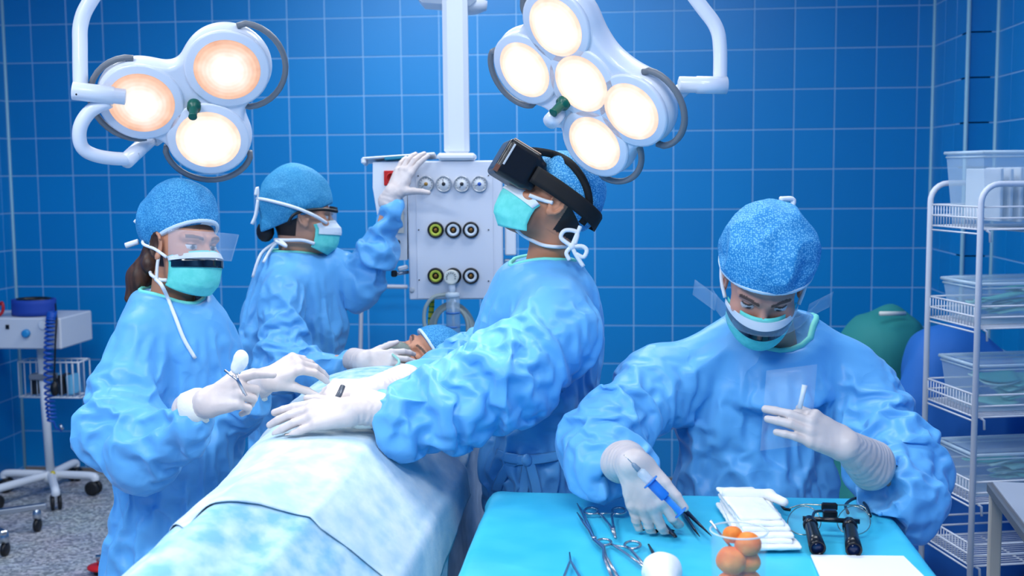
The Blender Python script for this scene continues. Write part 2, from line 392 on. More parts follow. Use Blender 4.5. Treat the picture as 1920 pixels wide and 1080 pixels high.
# ---------------------------------------------------------------- operating lamps
WHITE = mat('lamp_white_enamel', (226, 230, 240), 0.3, coat=0.3)
RAIL = mat('grey_rubber_rail', (118, 122, 128), 0.45)
GREEN = mat('dark_green_grip', (0, 92, 78), 0.35)
def lens_mat(name, edge, mid, s0, s1):
    m = bpy.data.materials.new(name); m.use_nodes = True; nt = m.node_tree; b = nt.nodes['Principled BSDF']; L = nt.links.new
    at = nt.nodes.new('ShaderNodeAttribute'); at.attribute_name = 'lens_radius'
    g = nt.nodes.new('ShaderNodeNewGeometry'); n = nt.nodes.new('ShaderNodeTexNoise'); n.inputs['Scale'].default_value = 26; n.inputs['Detail'].default_value = 2
    L(g.outputs['Position'], n.inputs['Vector'])
    ad = nt.nodes.new('ShaderNodeMath'); ad.operation = 'MULTIPLY_ADD'; ad.inputs[1].default_value = 0.34; L(n.outputs['Fac'], ad.inputs[0]); L(at.outputs['Fac'], ad.inputs[2])
    sb = nt.nodes.new('ShaderNodeMath'); sb.operation = 'SUBTRACT'; sb.inputs[1].default_value = 0.17; L(ad.outputs[0], sb.inputs[0])
    rg = nt.nodes.new('ShaderNodeMath'); rg.operation = 'SINE'; ml = nt.nodes.new('ShaderNodeMath'); ml.operation = 'MULTIPLY'; ml.inputs[1].default_value = 62
    L(at.outputs['Fac'], ml.inputs[0]); L(ml.outputs[0], rg.inputs[0])
    r2 = nt.nodes.new('ShaderNodeMath'); r2.operation = 'MULTIPLY_ADD'; r2.inputs[1].default_value = 0.022; L(rg.outputs[0], r2.inputs[0]); L(sb.outputs[0], r2.inputs[2])
    rp = nt.nodes.new('ShaderNodeValToRGB'); e = rp.color_ramp.elements
    e[0].position = 0.3; e[0].color = (*lin((255, 251, 244)), 1); e[1].position = 1.0; e[1].color = (*lin(edge), 1)
    q = e.new(0.68); q.color = (*lin(mid), 1)
    L(r2.outputs[0], rp.inputs['Fac']); L(rp.outputs['Color'], b.inputs['Emission Color'])
    mr = nt.nodes.new('ShaderNodeMapRange'); mr.inputs[1].default_value = 0.2; mr.inputs[2].default_value = 0.95; mr.inputs[3].default_value = s0; mr.inputs[4].default_value = s1
    L(r2.outputs[0], mr.inputs[0]); L(mr.outputs[0], b.inputs['Emission Strength'])
    b.inputs['Base Color'].default_value = (*lin((90, 70, 60)), 1); b.inputs['Roughness'].default_value = 0.15
    return m
LENS_W = lens_mat('lit_lens_peach', (236, 148, 104), (252, 206, 176), 1.12, 0.82)
LENS_B = lens_mat('lit_lens_white', (250, 186, 150), (255, 232, 214), 1.5, 0.92)
def lens(c, n, R, m, parent):
    x, y, z = frame(n); vs = []; fs = []; rad = []; K = 40; rings = 16
    vs.append(c+z*0.012); rad.append(0)
    for i in range(1, rings+1):
        r = i/rings; h = 0.012*(1-r*r)+(0.0012 if i % 3 == 0 else 0)
        for k in range(K):
            a = 2*math.pi*k/K; vs.append(c+(x*math.cos(a)+y*math.sin(a))*r*R+z*h); rad.append(r)
    for k in range(K): fs.append((0, 1+k, 1+(k+1) % K))
    for i in range(rings-1):
        for k in range(K): fs.append((1+i*K+k, 1+(i+1)*K+k, 1+(i+1)*K+(k+1) % K, 1+i*K+(k+1) % K))
    me = bpy.data.meshes.new('lens'); me.from_pydata([tuple(q) for q in vs], [], fs); me.update()
    me.polygons.foreach_set('use_smooth', [True]*len(fs)); me.materials.append(m)
    at = me.attributes.new('lens_radius', 'FLOAT', 'POINT'); at.data.foreach_set('value', rad)
    return link('lens', me, parent)
def arc3(c, n, R, a0, a1, out=0.0, k=18, h=0.0, hint=None):
    x, y, z = frame(n) if hint is None else frame(n, hint); pts = []
    for i in range(k+1):
        t = i/k; a = math.radians(a0+(a1-a0)*t); s = math.sin(math.pi*t)
        pts.append(c+(x*math.cos(a)+y*math.sin(a))*(R+out*s**0.5)+z*h)
    return pts
def surgical_light(label, p0, n, R, pods, links_, mats, rails, grip, aim, energy):
    n = nrm(n); C_ = [on_plane(x, y, p0, n) for x, y in pods]; ctr = np.mean(C_, 0)
    root = empty('surgical_light', ctr-n*0.05, label, 'surgical lamp')
    pr = []
    ax = np.array([*frame(n)])
    for c in C_: pr.append(ell(c-n*0.028, (R*1.1, R*1.1, 0.062), ax, 0.05))
    for i, j in links_: pr.append(cap(C_[i]-n*0.03, C_[j]-n*0.03, 0.042, 0.042, 0.05))
    pr.append(cutp(C_[0]-n*0.002, n, 0.004))
    v, f = sdf([q for q in pr if q], 0.004); link('housing', mesh_np('housing', v, f, WHITE), root)
    for c, m in zip(C_, mats):
        MB().lathe(c, n, [(R*0.98, -0.012), (R*1.04, -0.006), (R*1.045, 0.002), (R*0.99, 0.004)], 40).build('lens_ring', WHITE, root)
        lens(c, n, R, m, root)
        ld = bpy.data.lights.new('pod_light', 'SPOT'); ld.energy = energy; ld.spot_size = math.radians(58); ld.spot_blend = 0.9; ld.shadow_soft_size = 0.03; ld.color = (1.0, 0.95, 0.88)
        lo = bpy.data.objects.new('pod_light', ld); COL.objects.link(lo); lo.location = tuple(c+n*0.06)
        lo.rotation_euler = Vector(tuple(aim-c)).to_track_quat('-Z', 'Y').to_euler()
    for i, a0, a1, out in rails:
        MB().tube(arc3(C_[i], n, R*1.12, a0, a1, out, h=-0.018), 0.0075, 8).build('guard_rail', RAIL, root)
    g = on_plane(*grip[0], p0, n); d = nrm(grip[1])
    gr = MB().lathe(g-d*0.012, d, [(0.011, 0), (0.0165, 0.003), (0.0165, 0.026), (0.011, 0.028), (0.0105, 0.034), (0.0095, 0.055), (0.0105, 0.06), (0.007, 0.061)], 16).build('sterile_grip', GREEN, root)
    return root, C_
nl = V(0.16, -0.6, 0.78)
pl = P(365, 195, 2.85)
rootL, CL = surgical_light('white three-lens operating lamp with peach lit lenses beside its curved yoke', pl, nl, 0.096,
    [(265, 192), (426, 130), (391, 261)], [(0, 1), (1, 2), (0, 2)], [LENS_W, LENS_W, LENS_B],
    [(0, 95, 270, 0.012), (1, -75, 75, 0.03), (2, 195, 335, 0.022)], ((364, 197), V(0.12, -0.7, 0.7)), np.array([-0.66, 2.6, 1.06]), 3.0)
def arm(pts, r, parent, name='arm', n=6): return MB().tube(curve(pts, n), r, 14).build(name, WHITE, parent)
D_ = 2.78
arm([P(300, -190, D_), P(238, -95, D_), P(172, -2, D_), P(152, 42, D_), P(150, 90, D_), P(151, 168, D_)], 0.0175, rootL)
MB().lathe(P(136, 170, D_-0.03), V(1, -0.09, -0.25), [(0.012, -0.002), (0.0215, 0), (0.0215, 0.003), (0.0215, 0.092), (0.019, 0.093), (0.019, 0.118), (0.014, 0.12)], 20).build('joint', WHITE, rootL)
arm([P(205, 190, D_), P(170, 208, D_), P(150, 240, D_), P(154, 276, D_+0.02), P(185, 293, D_+0.05), P(238, 298, D_+0.1), P(252, 290, D_+0.12)], 0.0165, rootL, 'yoke')
MB().tube([P(236, 302, D_+0.09), P(290, 252, D_+0.22)], 0.0195, 14).build('yoke_end', WHITE, rootL)
MB().tube([P(284, 258, D_+0.2), P(330, 225, D_+0.24)], 0.026, 14).build('yoke_socket', WHITE, rootL)
MB().sphere(P(143, 177, D_-0.055), 0.0025, 8).build('pin', mat('black_plastic', (16, 17, 20), 0.4), rootL)
MB().bar(P(300, -190, D_), np.append(P(300, -190, D_)[:2], CEIL), 0.03).build('ceiling_stem', WHITE, rootL)

nr = V(-0.58, -0.56, 0.60)
prr = P(1090, 156, 2.60)
rootR, CR = surgical_light('white five-lens operating lamp with bright lenses above the headset wearer', prr, nr, 0.084,
    [(1043, 50), (985, 130), (1091, 156), (1185, 208), (1116, 268)], [(0, 2), (1, 2), (2, 3), (2, 4), (0, 3), (1, 4)], [LENS_B]*5,
    [(0, 60, 160, 0.012), (1, 150, 255, 0.028), (3, -75, 60, 0.026), (4, -110, 0, 0.022)], ((1060, 190), V(-0.6, -0.62, 0.5)), np.array([-0.55, 2.5, 1.06]), 3.0)
_e = on_plane(1225, 212, prr, nrm(nr)); D2 = float((_e-CAM)@fw)+0.03
arm([P(1170, -190, D2), P(1235, -95, D2), P(1312, 8, D2), P(1342, 50, D2), P(1350, 90, D2), P(1350, 160, D2)], 0.0155, rootR)
MB().lathe(P(1362, 160, D2-0.01), V(-1, 0.0, 0.1), [(0.012, -0.002), (0.019, 0), (0.019, 0.066), (0.0175, 0.067), (0.0175, 0.104), (0.012, 0.106)], 20).build('joint', WHITE, rootR)
arm([P(1290, 158, D2), P(1275, 172, D2), P(1256, 188, D2), P(1236, 205, D2), P(1218, 216, D2)], 0.0165, rootR, 'yoke')
MB().tube([P(1032, 228, 2.66), P(1062, 196, 2.72)], 0.0185, 14).build('yoke_end', WHITE, rootR)
MB().tube([P(1045, 226, 2.72), P(1095, 232, 2.76)], 0.016, 14).build('yoke_bar', WHITE, rootR)
MB().bar(P(1170, -190, D2), np.append(P(1170, -190, D2)[:2], CEIL), 0.03).build('ceiling_stem', WHITE, rootR)

# ---------------------------------------------------------------- ceiling pendant with gas outlet panel
PAN = mat('panel_light_grey', (214, 218, 228), 0.4); PANW = mat('panel_white', (228, 232, 238), 0.4)
BLK = MATS['black_plastic']; STEEL = mat('brushed_steel', (190, 196, 202), 0.28, metal=1.0)
DP = 3.92
root = empty('ceiling_pendant', P(857, 300, DP), 'white square ceiling pendant column above the gas panel', 'pendant column')
mb = MB(); a = P(857, 292, DP+0.03); b = np.array([a[0], a[1], CEIL]); A3 = (RT*1.0, nrm(np.cross(np.array([0, 0, 1.]), RT)), np.array([0, 0, 1.]))
mb.box((a+b)/2, (0.084, 0.084, b[2]-a[2]), A3, 0.016); mb.build('column', PANW, root)
MB().box(P(857, 294, DP+0.03), (0.128, 0.13, 0.024), A3, 0.008).build('foot_collar', PANW, root)
MB().box(P(840, -8, DP+0.05), (0.2, 0.2, 0.08), (nrm(V(1, -0.07, 0)), A3[1], nrm(V(0.07, 1, 0))), 0.02).build('arm_head', PANW, root)
MB().lathe(P(870, 14, DP+0.06), V(0, 1, 0.1), [(0.05, -0.02), (0.078, -0.008), (0.08, 0.02), (0.06, 0.024)], 24).build('bearing', PANW, root)
nrmP = -nrm(np.array([fw[0], fw[1], 0])); ux = nrm(np.cross(np.array([0, 0, 1.]), nrmP)); uz = np.array([0, 0, 1.])
pan0 = P(853, 430, DP)                       # the panel's front face
def on_pan(x, y, out=0.0): return on_plane(x, y, pan0, nrmP)+nrmP*out
panel = empty('gas_panel', on_pan(853, 560, -0.06), 'light grey medical gas panel with gauges and round outlets', 'gas panel')
def pbox(x0, y0, x1, y1, depth, out, m, name, parent=panel, bev=0.004):
    c0 = on_pan(x0, y0); c1 = on_pan(x1, y1); cc = (c0+c1)/2; w_ = abs((c1-c0)@ux); h_ = abs((c1-c0)@uz)
    return MB().box(cc+nrmP*(out-depth/2), (w_, depth, h_), (ux, nrmP, uz), bev).build(name, m, parent)
pbox(763, 302, 944, 561, 0.16, -0.004, PAN, 'cabinet')
pbox(779, 304, 926, 559, 0.01, 0.0, PAN, 'front_plate', bev=0.001)
for i, (x, c) in enumerate([(799, (170, 130, 60)), (832, (40, 42, 48)), (866, (44, 46, 52)), (899, (40, 90, 180))]):
    c0 = on_pan(x, 345)
    g = MB().lathe(c0, nrmP, [(0.0265, 0), (0.0272, 0.006), (0.0265, 0.012), (0.0235, 0.012), (0.0235, 0.0085)], 28).build('pressure_gauge', mat('gauge_rim', (176, 180, 186), 0.3, metal=0.6), panel)
    MB().lathe(c0, nrmP, [(0.0235, 0.0075), (0.0235, 0.0088)], 28).build('dial', mat('dial_white', (228, 230, 232), 0.5), g)
    mb = MB()
    for k in range(11):
        an = math.radians(220-26*k); d = ux*math.cos(an)+uz*math.sin(an)
        mb.bar(c0+d*0.0175+nrmP*0.009, c0+d*0.0215+nrmP*0.009, 0.0006, n=4)
    mb.build('tick_marks', BLK, g)
    an = math.radians([215, 100, 240, 205][i]); d = ux*math.cos(an)+uz*math.sin(an)
    MB().bar(c0-d*0.004+nrmP*0.0095, c0+d*0.016+nrmP*0.0095, 0.0009, n=5).build('needle', BLK, g)
    MB().lathe(c0, nrmP, [(0.0065, 0.0085), (0.0065, 0.0105)], 12).build('hub', mat('hub_%d' % i, c, 0.5), g)
YEL = mat('outlet_yellow_green', (186, 196, 66), 0.4); OWH = mat('outlet_white', (214, 222, 228), 0.35); BRASS = mat('outlet_brass', (150, 104, 50), 0.35, metal=0.8)
for y in (431, 517):
    for i, x in enumerate((817, 850, 883)):
        c0 = on_pan(x, y)
        g = MB().lathe(c0, nrmP, [(0.027, 0), (0.0275, 0.008), (0.025, 0.014), (0.021, 0.014), (0.021, 0.008)], 28).build('gas_outlet', BLK, panel)
        MB().lathe(c0, nrmP, [(0.0212, 0.004), (0.0212, 0.011), (0.0195, 0.013), (0.0115, 0.013), (0.0115, 0.006)], 28).build('colour_ring', YEL if i == 0 else OWH, g)
        MB().lathe(c0, nrmP, [(0.0115, 0.004), (0.0115, 0.0085)], 20).build('socket', BLK, g)
        MB().lathe(c0, nrmP, [(0.006, 0.004), (0.006, 0.012), (0.003, 0.0125)], 14).build('brass_core', BRASS, g)
for x, y in ((784, 330), (785, 431), (786, 525), (916, 329), (916, 431), (916, 527)):
    MB().lathe(on_pan(x, y), nrmP, [(0.0024, 0), (0.0024, 0.002)], 8).build('screw', BLK, panel)
MB().lathe(on_pan(772, 544, -0.002), nrmP, [(0.0085, 0), (0.0085, 0.003), (0.006, 0.004)], 16).build('plug', mat('plug_grey', (180, 186, 194), 0.4), panel)
def socket_box():
    sb = empty('side_console', on_pan(733, 490, -0.06), 'grey side console with red socket fixed beside the gas panel', 'console')
    # a cabinet with a slanted lower front edge
    c = [(697, 304), (762, 304), (762, 489), (713, 489), (716, 470), (697, 352)]
    q = [on_pan(x, y, -0.03) for x, y in c]; q2 = [p-nrmP*0.09 for p in q]; n_ = len(c)
    MB().add(q+q2, [tuple(range(n_)), tuple(range(2*n_-1, n_-1, -1))]+[(i, i+n_, (i+1) % n_+n_, (i+1) % n_) for i in range(n_)], False).build('cabinet', PANW, sb)
    pbox(718, 320, 748, 348, 0.006, -0.024, mat('red_socket', (196, 26, 22), 0.4), 'socket_plate', sb, 0.002)
    MB().lathe(on_pan(733, 334, -0.024), nrmP, [(0.019, 0), (0.019, 0.001), (0.016, 0.0015), (0.015, -0.001)], 20).build('socket_recess', MATS['red_socket'], sb)
    pbox(740, 396, 756, 438, 0.004, -0.026, mat('label_cream', (224, 216, 200), 0.6), 'label_plate', sb, 0.001)
    for x, y in ((725, 455), (744, 455), (734, 468)):
        MB().lathe(on_pan(x, y, -0.03), nrmP, [(0.0085, 0), (0.0085, 0.004), (0.005, 0.004), (0.005, 0.001)], 14).build('jack', BLK, sb)
    return sb
socket_box()
pbox(945, 304, 968, 480, 0.09, -0.03, PANW, 'side_box'); pbox(945, 488, 958, 512, 0.06, -0.03, STEEL, 'rail')
mb = MB().tube([on_pan(764, 512, -0.04), on_pan(738, 515, -0.02)], 0.006, 10); mb.build('bracket', STEEL, panel)
MB().box(on_pan(738, 514, -0.02), (0.02, 0.02, 0.022), (ux, nrmP, uz), 0.004).build('clamp_knob', BLK, panel)
MB().box(on_pan(754, 504, -0.03), (0.034, 0.02, 0.016), (nrm(ux+uz*0.25), nrmP, nrm(uz-ux*0.25)), 0.004).build('clamp', PANW, panel)
t = empty('clipboard', on_pan(746, 300, -0.05), 'thin white clipboard with teal edge lying on top of the side console', 'clipboard')
axT = (nrm(ux+uz*0.06), nrm(-nrmP-uz*0.1), nrm(np.cross(nrm(ux+uz*0.06), nrm(-nrmP-uz*0.1))))
MB().box(on_pan(746, 296, -0.095), (0.245, 0.15, 0.007), axT, 0.003).build('board', PANW, t)
MB().box(on_pan(750, 296, -0.045), (0.11, 0.05, 0.012), axT, 0.003).build('teal_pad', mat('teal_pad', (20, 130, 160), 0.5), t)
MB().box(on_pan(680, 303, -0.055), (0.016, 0.07, 0.022), axT, 0.005).build('clip', PANW, t)
# regulator with suction jar
reg = empty('suction_regulator', on_pan(850, 640, 0.05), 'clear suction jar with round white regulator plugged into the gas panel', 'regulator')
c0 = on_pan(847, 518, 0.012)
MB().lathe(c0, nrmP, [(0.017, 0), (0.024, 0.01), (0.025, 0.03), (0.022, 0.034), (0.019, 0.033)], 26).build('dial_body', mat('ivory', (226, 224, 212), 0.4), reg)
mb = MB()
for k in range(9):
    an = math.radians(200-27*k); d = ux*math.cos(an)+uz*math.sin(an); mb.bar(c0+d*0.012+nrmP*0.0345, c0+d*0.017+nrmP*0.0345, 0.0009, n=4)
mb.build('tick_marks', BLK, reg)
CLEAR = mat('clear_plastic', (225, 236, 240), 0.08, trans=0.92, ior=1.2); TUBE = mat('milky_tubing', (190, 198, 190), 0.25, alpha=0.75)
MB().bar(on_pan(848, 532, 0.03), on_pan(849, 546, 0.03), 0.011).build('neck', PANW, reg)
MB().lathe(on_pan(849, 546, 0.03), -uz, [(0.014, 0), (0.024, 0.003), (0.024, 0.016), (0.022, 0.018)], 22).build('jar_lid', mat('jar_lid', (200, 214, 224), 0.3), reg)
MB().lathe(on_pan(850, 556, 0.03), -uz, [(0.023, 0), (0.0235, 0.05), (0.0235, 0.135), (0.019, 0.145)], 22).build('jar', mat('jar_clear', (190, 215, 232), 0.1, alpha=0.38), reg)
MB().bar(on_pan(850, 556, 0.03), on_pan(852, 628, 0.03), 0.0045).build('dip_tube', mat('tube_white', (225, 230, 234), 0.3), reg)
for yy in (586, 612): MB().lathe(on_pan(850, yy, 0.03), uz, [(0.0242, 0), (0.0246, 0.003), (0.0242, 0.006)], 20).build('jar_ring', mat('jar_ring', (60, 120, 190), 0.3), reg)
MB().tube(curve([on_pan(840, 550, 0.03), on_pan(815, 555, 0.03), on_pan(799, 575, 0.03), on_pan(797, 605, 0.03), on_pan(806, 640, 0.03)]), 0.0065, 8).build('hose', TUBE, reg)
coil = empty('suction_tubing', on_pan(846, 640, 0.0), 'coil of milky plastic tubing hanging below the gas panel', 'tubing')
for k in range(4):
    pts = []; R1, R2 = 0.055+0.004*k, 0.082+0.003*k
    for i in range(33):
        a = 2*math.pi*i/32; pts.append(on_pan(846, 622, -0.01-0.012*k)+ux*R1*math.cos(a)*(1+0.05*k)+uz*R2*math.sin(a)+ux*0.004*math.sin(2*a+k))
    MB().tube(pts[:-1], 0.0065, 8, closed=True).build('loop', TUBE, coil)
MB().tube(curve([on_pan(846, 570, -0.02), on_pan(846, 556, -0.04), on_pan(846, 548, -0.09)]), 0.0065, 8).build('hose_end', TUBE, coil)
ear = mat('earth_yellow', (196, 190, 40), 0.4); eag = mat('earth_green', (20, 120, 60), 0.4)
cable = empty('earth_cable', on_pan(806, 700, -0.05), 'yellow and green striped earth cable hanging behind the tubing', 'cable')
pts = curve([on_pan(806, 556, -0.1), on_pan(806, 575, -0.09), on_pan(804, 620, -0.085), on_pan(807, 680, -0.085), on_pan(806, 760, -0.085)], 8)
MB().tube(pts, 0.0095, 10).build('yellow_sheath', ear, cable)
for i in range(1, len(pts)-2, 2): MB().tube([pts[i], pts[i]+(pts[i+1]-pts[i])*0.55], 0.0099, 10).build('green_stripe', eag, cable)
cp = MB().tube(curve([P(764, 538, 6.03), P(700, 537, 6.03), P(682, 539, 6.03), P(678, 548, 6.03), P(677, 600, 6.03), P(674, 760, 6.03), P(674, 890, 6.02), np.append(P(674, 890, 6.02)[:2], 0.0)], 6), 0.0105, 8).build('pipe_rail', mat('pipe_grey', (176, 180, 192), 0.35))
tag(cp, 'thin pale grey bent pipe rail in front of the tiled wall below the gas panel', 'pipe')
# ---------------------------------------------------------------- figure toolkit: heads, hands, gowns, caps, masks
def vcol_mat(name, rough, sss=0.0, bump=0.15, bscale=250, sheen=0.0):
    m = mat(name, (200, 150, 120), rough, sss=sss, bump=bump, bscale=bscale, bdist=0.001, sheen=sheen)
    a = m.node_tree.nodes.new('ShaderNodeAttribute'); a.attribute_name = 'tone'
    m.node_tree.links.new(a.outputs['Color'], m.node_tree.nodes['Principled BSDF'].inputs['Base Color']); return m
SKIN = vcol_mat('skin', 0.5, sss=0.0)
def set_cols(me, cols):
    a = me.color_attributes.new('tone', 'FLOAT_COLOR', 'POINT'); c = np.ones((len(cols), 4), np.float32); c[:, :3] = cols; a.data.foreach_set('color', c.ravel())
class Head:
    def __init__(s, c, f, up, sc=1.0):
        s.c = np.asarray(c, float); s.F = nrm(f); s.U = nrm(np.asarray(up)-s.F*np.dot(up, s.F)); s.L = np.cross(s.U, s.F); s.s = sc
        s.M = np.array([s.F, s.L, s.U])
    def w(s, p): return s.c+s.s*(np.asarray(p, float)@s.M)
    def l(s, p): return ((np.asarray(p, float)-s.c)@s.M.T)/s.s
def head_prims(nb=None):
    pr = [ell((-0.016, 0, 0.032), (0.098, 0.077, 0.09), k=0.0), ell((0.03, 0, -0.03), (0.063, 0.062, 0.075), k=0.03),
          ell((0.036, 0, -0.066), (0.052, 0.05, 0.046), k=0.025), ell((0.07, 0, -0.098), (0.024, 0.024, 0.02), k=0.02),
          cap((0.085, 0, 0.012), (0.111, 0, -0.036), 0.0085, 0.0115, 0.014), ell((0.1, 0.012, -0.041), (0.011, 0.008, 0.008), k=0.006), ell((0.1, -0.012, -0.041), (0.011, 0.008, 0.008), k=0.006)]
    for y in (-1, 1):
        pr += [cap((0.086, y*0.014, 0.022), (0.068, y*0.05, 0.024), 0.009, 0.009, 0.014), ell((0.062, y*0.046, -0.026), (0.026, 0.022, 0.02), k=0.02),
               ell((0.1, y*0.033, 0.001), (0.022, 0.018, 0.0125), k=0.014, sub=True)]
    for y in (-1, 1):
        pr += [ell((0.0705, y*0.032, 0.0005), (0.0135, 0.0155, 0.0118), k=0.003),
               ell((0.0, y*0.08, -0.004), (0.02, 0.006, 0.033), k=0.006), ell((0.006, y*0.088, 0.0), (0.01, 0.008, 0.018), k=0.004, sub=True)]+[cap((0.002+0.019*math.cos(a0), y*0.0865, -0.001+0.03*math.sin(a0)), (0.002+0.019*math.cos(a0+0.45), y*0.0865, -0.001+0.03*math.sin(a0+0.45)), 0.004, 0.004, 0.003) for a0 in np.arange(0.6, 4.6, 0.45)]+[ell((0.006, y*0.083, -0.03), (0.01, 0.006, 0.011), k=0.005)]
    pr += [ell((0.091, 0, -0.063), (0.012, 0.024, 0.0065), k=0.006), ell((0.0895, 0, -0.074), (0.012, 0.02, 0.0065), k=0.006)]
    if nb is not None:
        nb = np.asarray(nb, float); pr += [cap((-0.028, 0, -0.03), nb, 0.052, 0.057, 0.03)]
    return pr
def head_colours(lv, skin, brow=(60, 40, 30), lips=(170, 95, 90), gaze=(0.0, 0.0), closed=False, hair=None, hairfn=None, stubble=None):
    S = np.array(lin(skin)); c = np.tile(S, (len(lv), 1)); x, y, z = lv[:, 0], lv[:, 1], lv[:, 2]; ay = np.abs(y)
    def put(m, rgb, a=1.0): c[m] = c[m]*(1-a)+np.array(lin(rgb))*a
    put((x > 0.05) & (ay < 0.06) & (z < -0.01) & (z > -0.05), tuple(min(255, q+w_) for q, w_ in zip(skin, (10, -8, -8))), 0.4)
    if stubble:
        w_ = np.clip((-0.028-z)/0.03, 0, 1)*np.clip((x+0.012)/0.03, 0, 1)*np.clip((z+0.15)/0.04, 0, 1)*0.6; c[:] = c*(1-w_[:, None])+np.array(lin(stubble))*w_[:, None]
    b = (x > 0.062) & (ay > 0.012) & (ay < 0.054) & (np.abs(z-(0.021+0.006*np.sin((ay-0.012)/0.042*2.2))) < 0.0042); put(b, brow, 0.85)
    put((x > 0.085) & (ay < 0.024*(1-0.3*np.abs(z+0.068)/0.01)) & (z < -0.058) & (z > -0.08), lips, 0.8)
    e = ((x-0.0705)/0.0148)**2+((ay-0.032)/0.0168)**2+((z-0.0005)/0.013)**2 < 1.02
    if closed: put(e & (np.abs(z+0.0045) < 0.0022), (30, 20, 18), 0.9)
    else:
        op = e & (z < 0.0052) & (z > -0.0058); put(op, (205, 205, 208))
        g = (y-np.sign(y)*0.032-gaze[0])**2+(z-gaze[1])**2; put(op & (g < 0.0062**2), (70, 90, 110)); put(op & (g < 0.003**2), (8, 8, 10))
        put(e & (z >= 0.0045) & (z < 0.0075), (40, 28, 24), 0.9)
    if hairfn is not None: put(hairfn(x, y, z), hair)
    return c
def make_head(H, nb_world, parent, skin, res=0.0024, extra_prims=(), name='body', **kw):
    nb = H.l(nb_world); v, f = sdf(head_prims(nb), res); cols = head_colours(v, skin, **kw); vw = H.w(v)
    if len(extra_prims):
        v2, f2 = sdf(list(extra_prims), 0.009); n0 = len(vw); vw = np.concatenate([vw, v2]); f = np.concatenate([f, f2+n0])
        cols = np.concatenate([cols, np.tile(np.array(lin(skin)), (len(v2), 1))])
    me = mesh_np(name, vw, f, SKIN); set_cols(me, cols); return link(name, me, parent)
FING = [((0.088, 0.031, 0.0), (0.043, 0.026, 0.021), (0.0108, 0.0098, 0.0092, 0.008)), ((0.093, 0.0105, 0.002), (0.047, 0.030, 0.023), (0.011, 0.01, 0.0094, 0.008)),
        ((0.089, -0.0105, 0.001), (0.043, 0.028, 0.022), (0.0106, 0.0096, 0.009, 0.0078)), ((0.080, -0.0305, -0.002), (0.034, 0.021, 0.019), (0.0098, 0.0088, 0.0082, 0.0072))]
class Hand:
    """wrist, direction to the knuckles, direction out of the back of the hand, side +1 right / -1 left"""
    def __init__(s, W, d, dorsal, side, curl, spread=(6, 2, -3, -9), thumb=((0.55, 0.75, -0.35), 25, 20), sc=1.0):
        s.W = np.asarray(W, float); s.X = nrm(d); s.Z = nrm(np.asarray(dorsal)-s.X*np.dot(dorsal, s.X)); s.Y = np.cross(s.Z, s.X)*side; s.sc = sc
        s.M = np.array([s.X, s.Y, s.Z]); s.prims = []; s.tips = []
        c = s.pt
        for b, l, r in FING: s.prims.append(cap(c((0.006, b[1]*0.5, 0)), c(b), 0.0145*sc, 0.0118*sc, 0.014*sc))
        s.prims.append(cap(c((0.012, 0.018, -0.006)), c((0.055, 0.026, -0.008)), 0.0165*sc, 0.0125*sc, 0.014*sc))
        s.prims.append(cap(c((0.015, -0.02, -0.006)), c((0.06, -0.026, -0.005)), 0.0145*sc, 0.0115*sc, 0.014*sc))
        for i, (b, l, r) in enumerate(FING):
            p = np.array(b); an = 0.0; sp = math.radians(spread[i]); cu = curl[i] if isinstance(curl[i], (tuple, list)) else (curl[i], curl[i]*1.1, curl[i]*0.7)
            for k in range(3):
                an += math.radians(cu[k]); dd = np.array([math.cos(an)*math.cos(sp), math.cos(an)*math.sin(sp), -math.sin(an)]); q = p+dd*l[k]
                s.prims.append(cap(c(p), c(q), r[k]*sc, r[k+1]*sc, (0.007 if k == 0 else 0.0025)*sc)); p = q
            s.tips.append(c(p))
        d0 = nrm(thumb[0]); p = np.array([0.018, 0.026, -0.008]); ax = np.array([0, 0, 1.0]); ax = nrm(np.cross(d0, np.array([1.0, 0, 0]))) if True else ax
        for k, (l, r0, r1) in enumerate(((0.045, 0.0155, 0.0125), (0.034, 0.0115, 0.0105), (0.027, 0.0102, 0.0078))):
            if k:
                a = math.radians(thumb[k]); d0 = d0*math.cos(a)+np.cross(ax, d0)*math.sin(a)+ax*np.dot(ax, d0)*(1-math.cos(a))
            q = p+d0*l; s.prims.append(cap(c(p), c(q), r0*sc, r1*sc, (0.012 if k == 0 else 0.003)*sc)); p = q
        s.tips.append(c(p))
    def pt(s, p): return s.W+s.sc*(np.asarray(p, float)@s.M)
GLOVE = mat('latex_glove', (214, 203, 200), 0.42, bump=0.25, bscale=90, bdist=0.002, rgb2=(204, 191, 187), nscale=14)
CUFFW = mat('knit_cuff', (238, 236, 226), 0.8, bump=0.4, bscale=180, bdist=0.002)
def make_glove(H, cuff_end, parent, cuff_r=0.042, m=None, wr=0.029, res=0.0023, fit=None):
    """five-fingered glove reaching back to cuff_end"""
    pr = [cap(H.W, cuff_end, wr, cuff_r, 0.018, wide=(H.Y, 1.12))]+H.prims
    v, f = sdf(pr, res); n = vnormals(v, f); ab = np.asarray(cuff_end)-H.W; L = np.linalg.norm(ab); t = (v-H.W)@ab/L
    wgt = np.clip((t+0.02)/0.03, 0, 1)*np.clip((L-t)/0.02+0.6, 0, 1)
    d = wgt*0.0011*(tri(t*60+2.6*noise(v*22)+0.5*noise(v*70))-0.5)+0.0012*(noise(v*60)-0.5)
    v = v+n*d[:, None]
    if fit: v = fit(v)
    return link('glove', mesh_np('glove', v, f, m or GLOVE), parent)
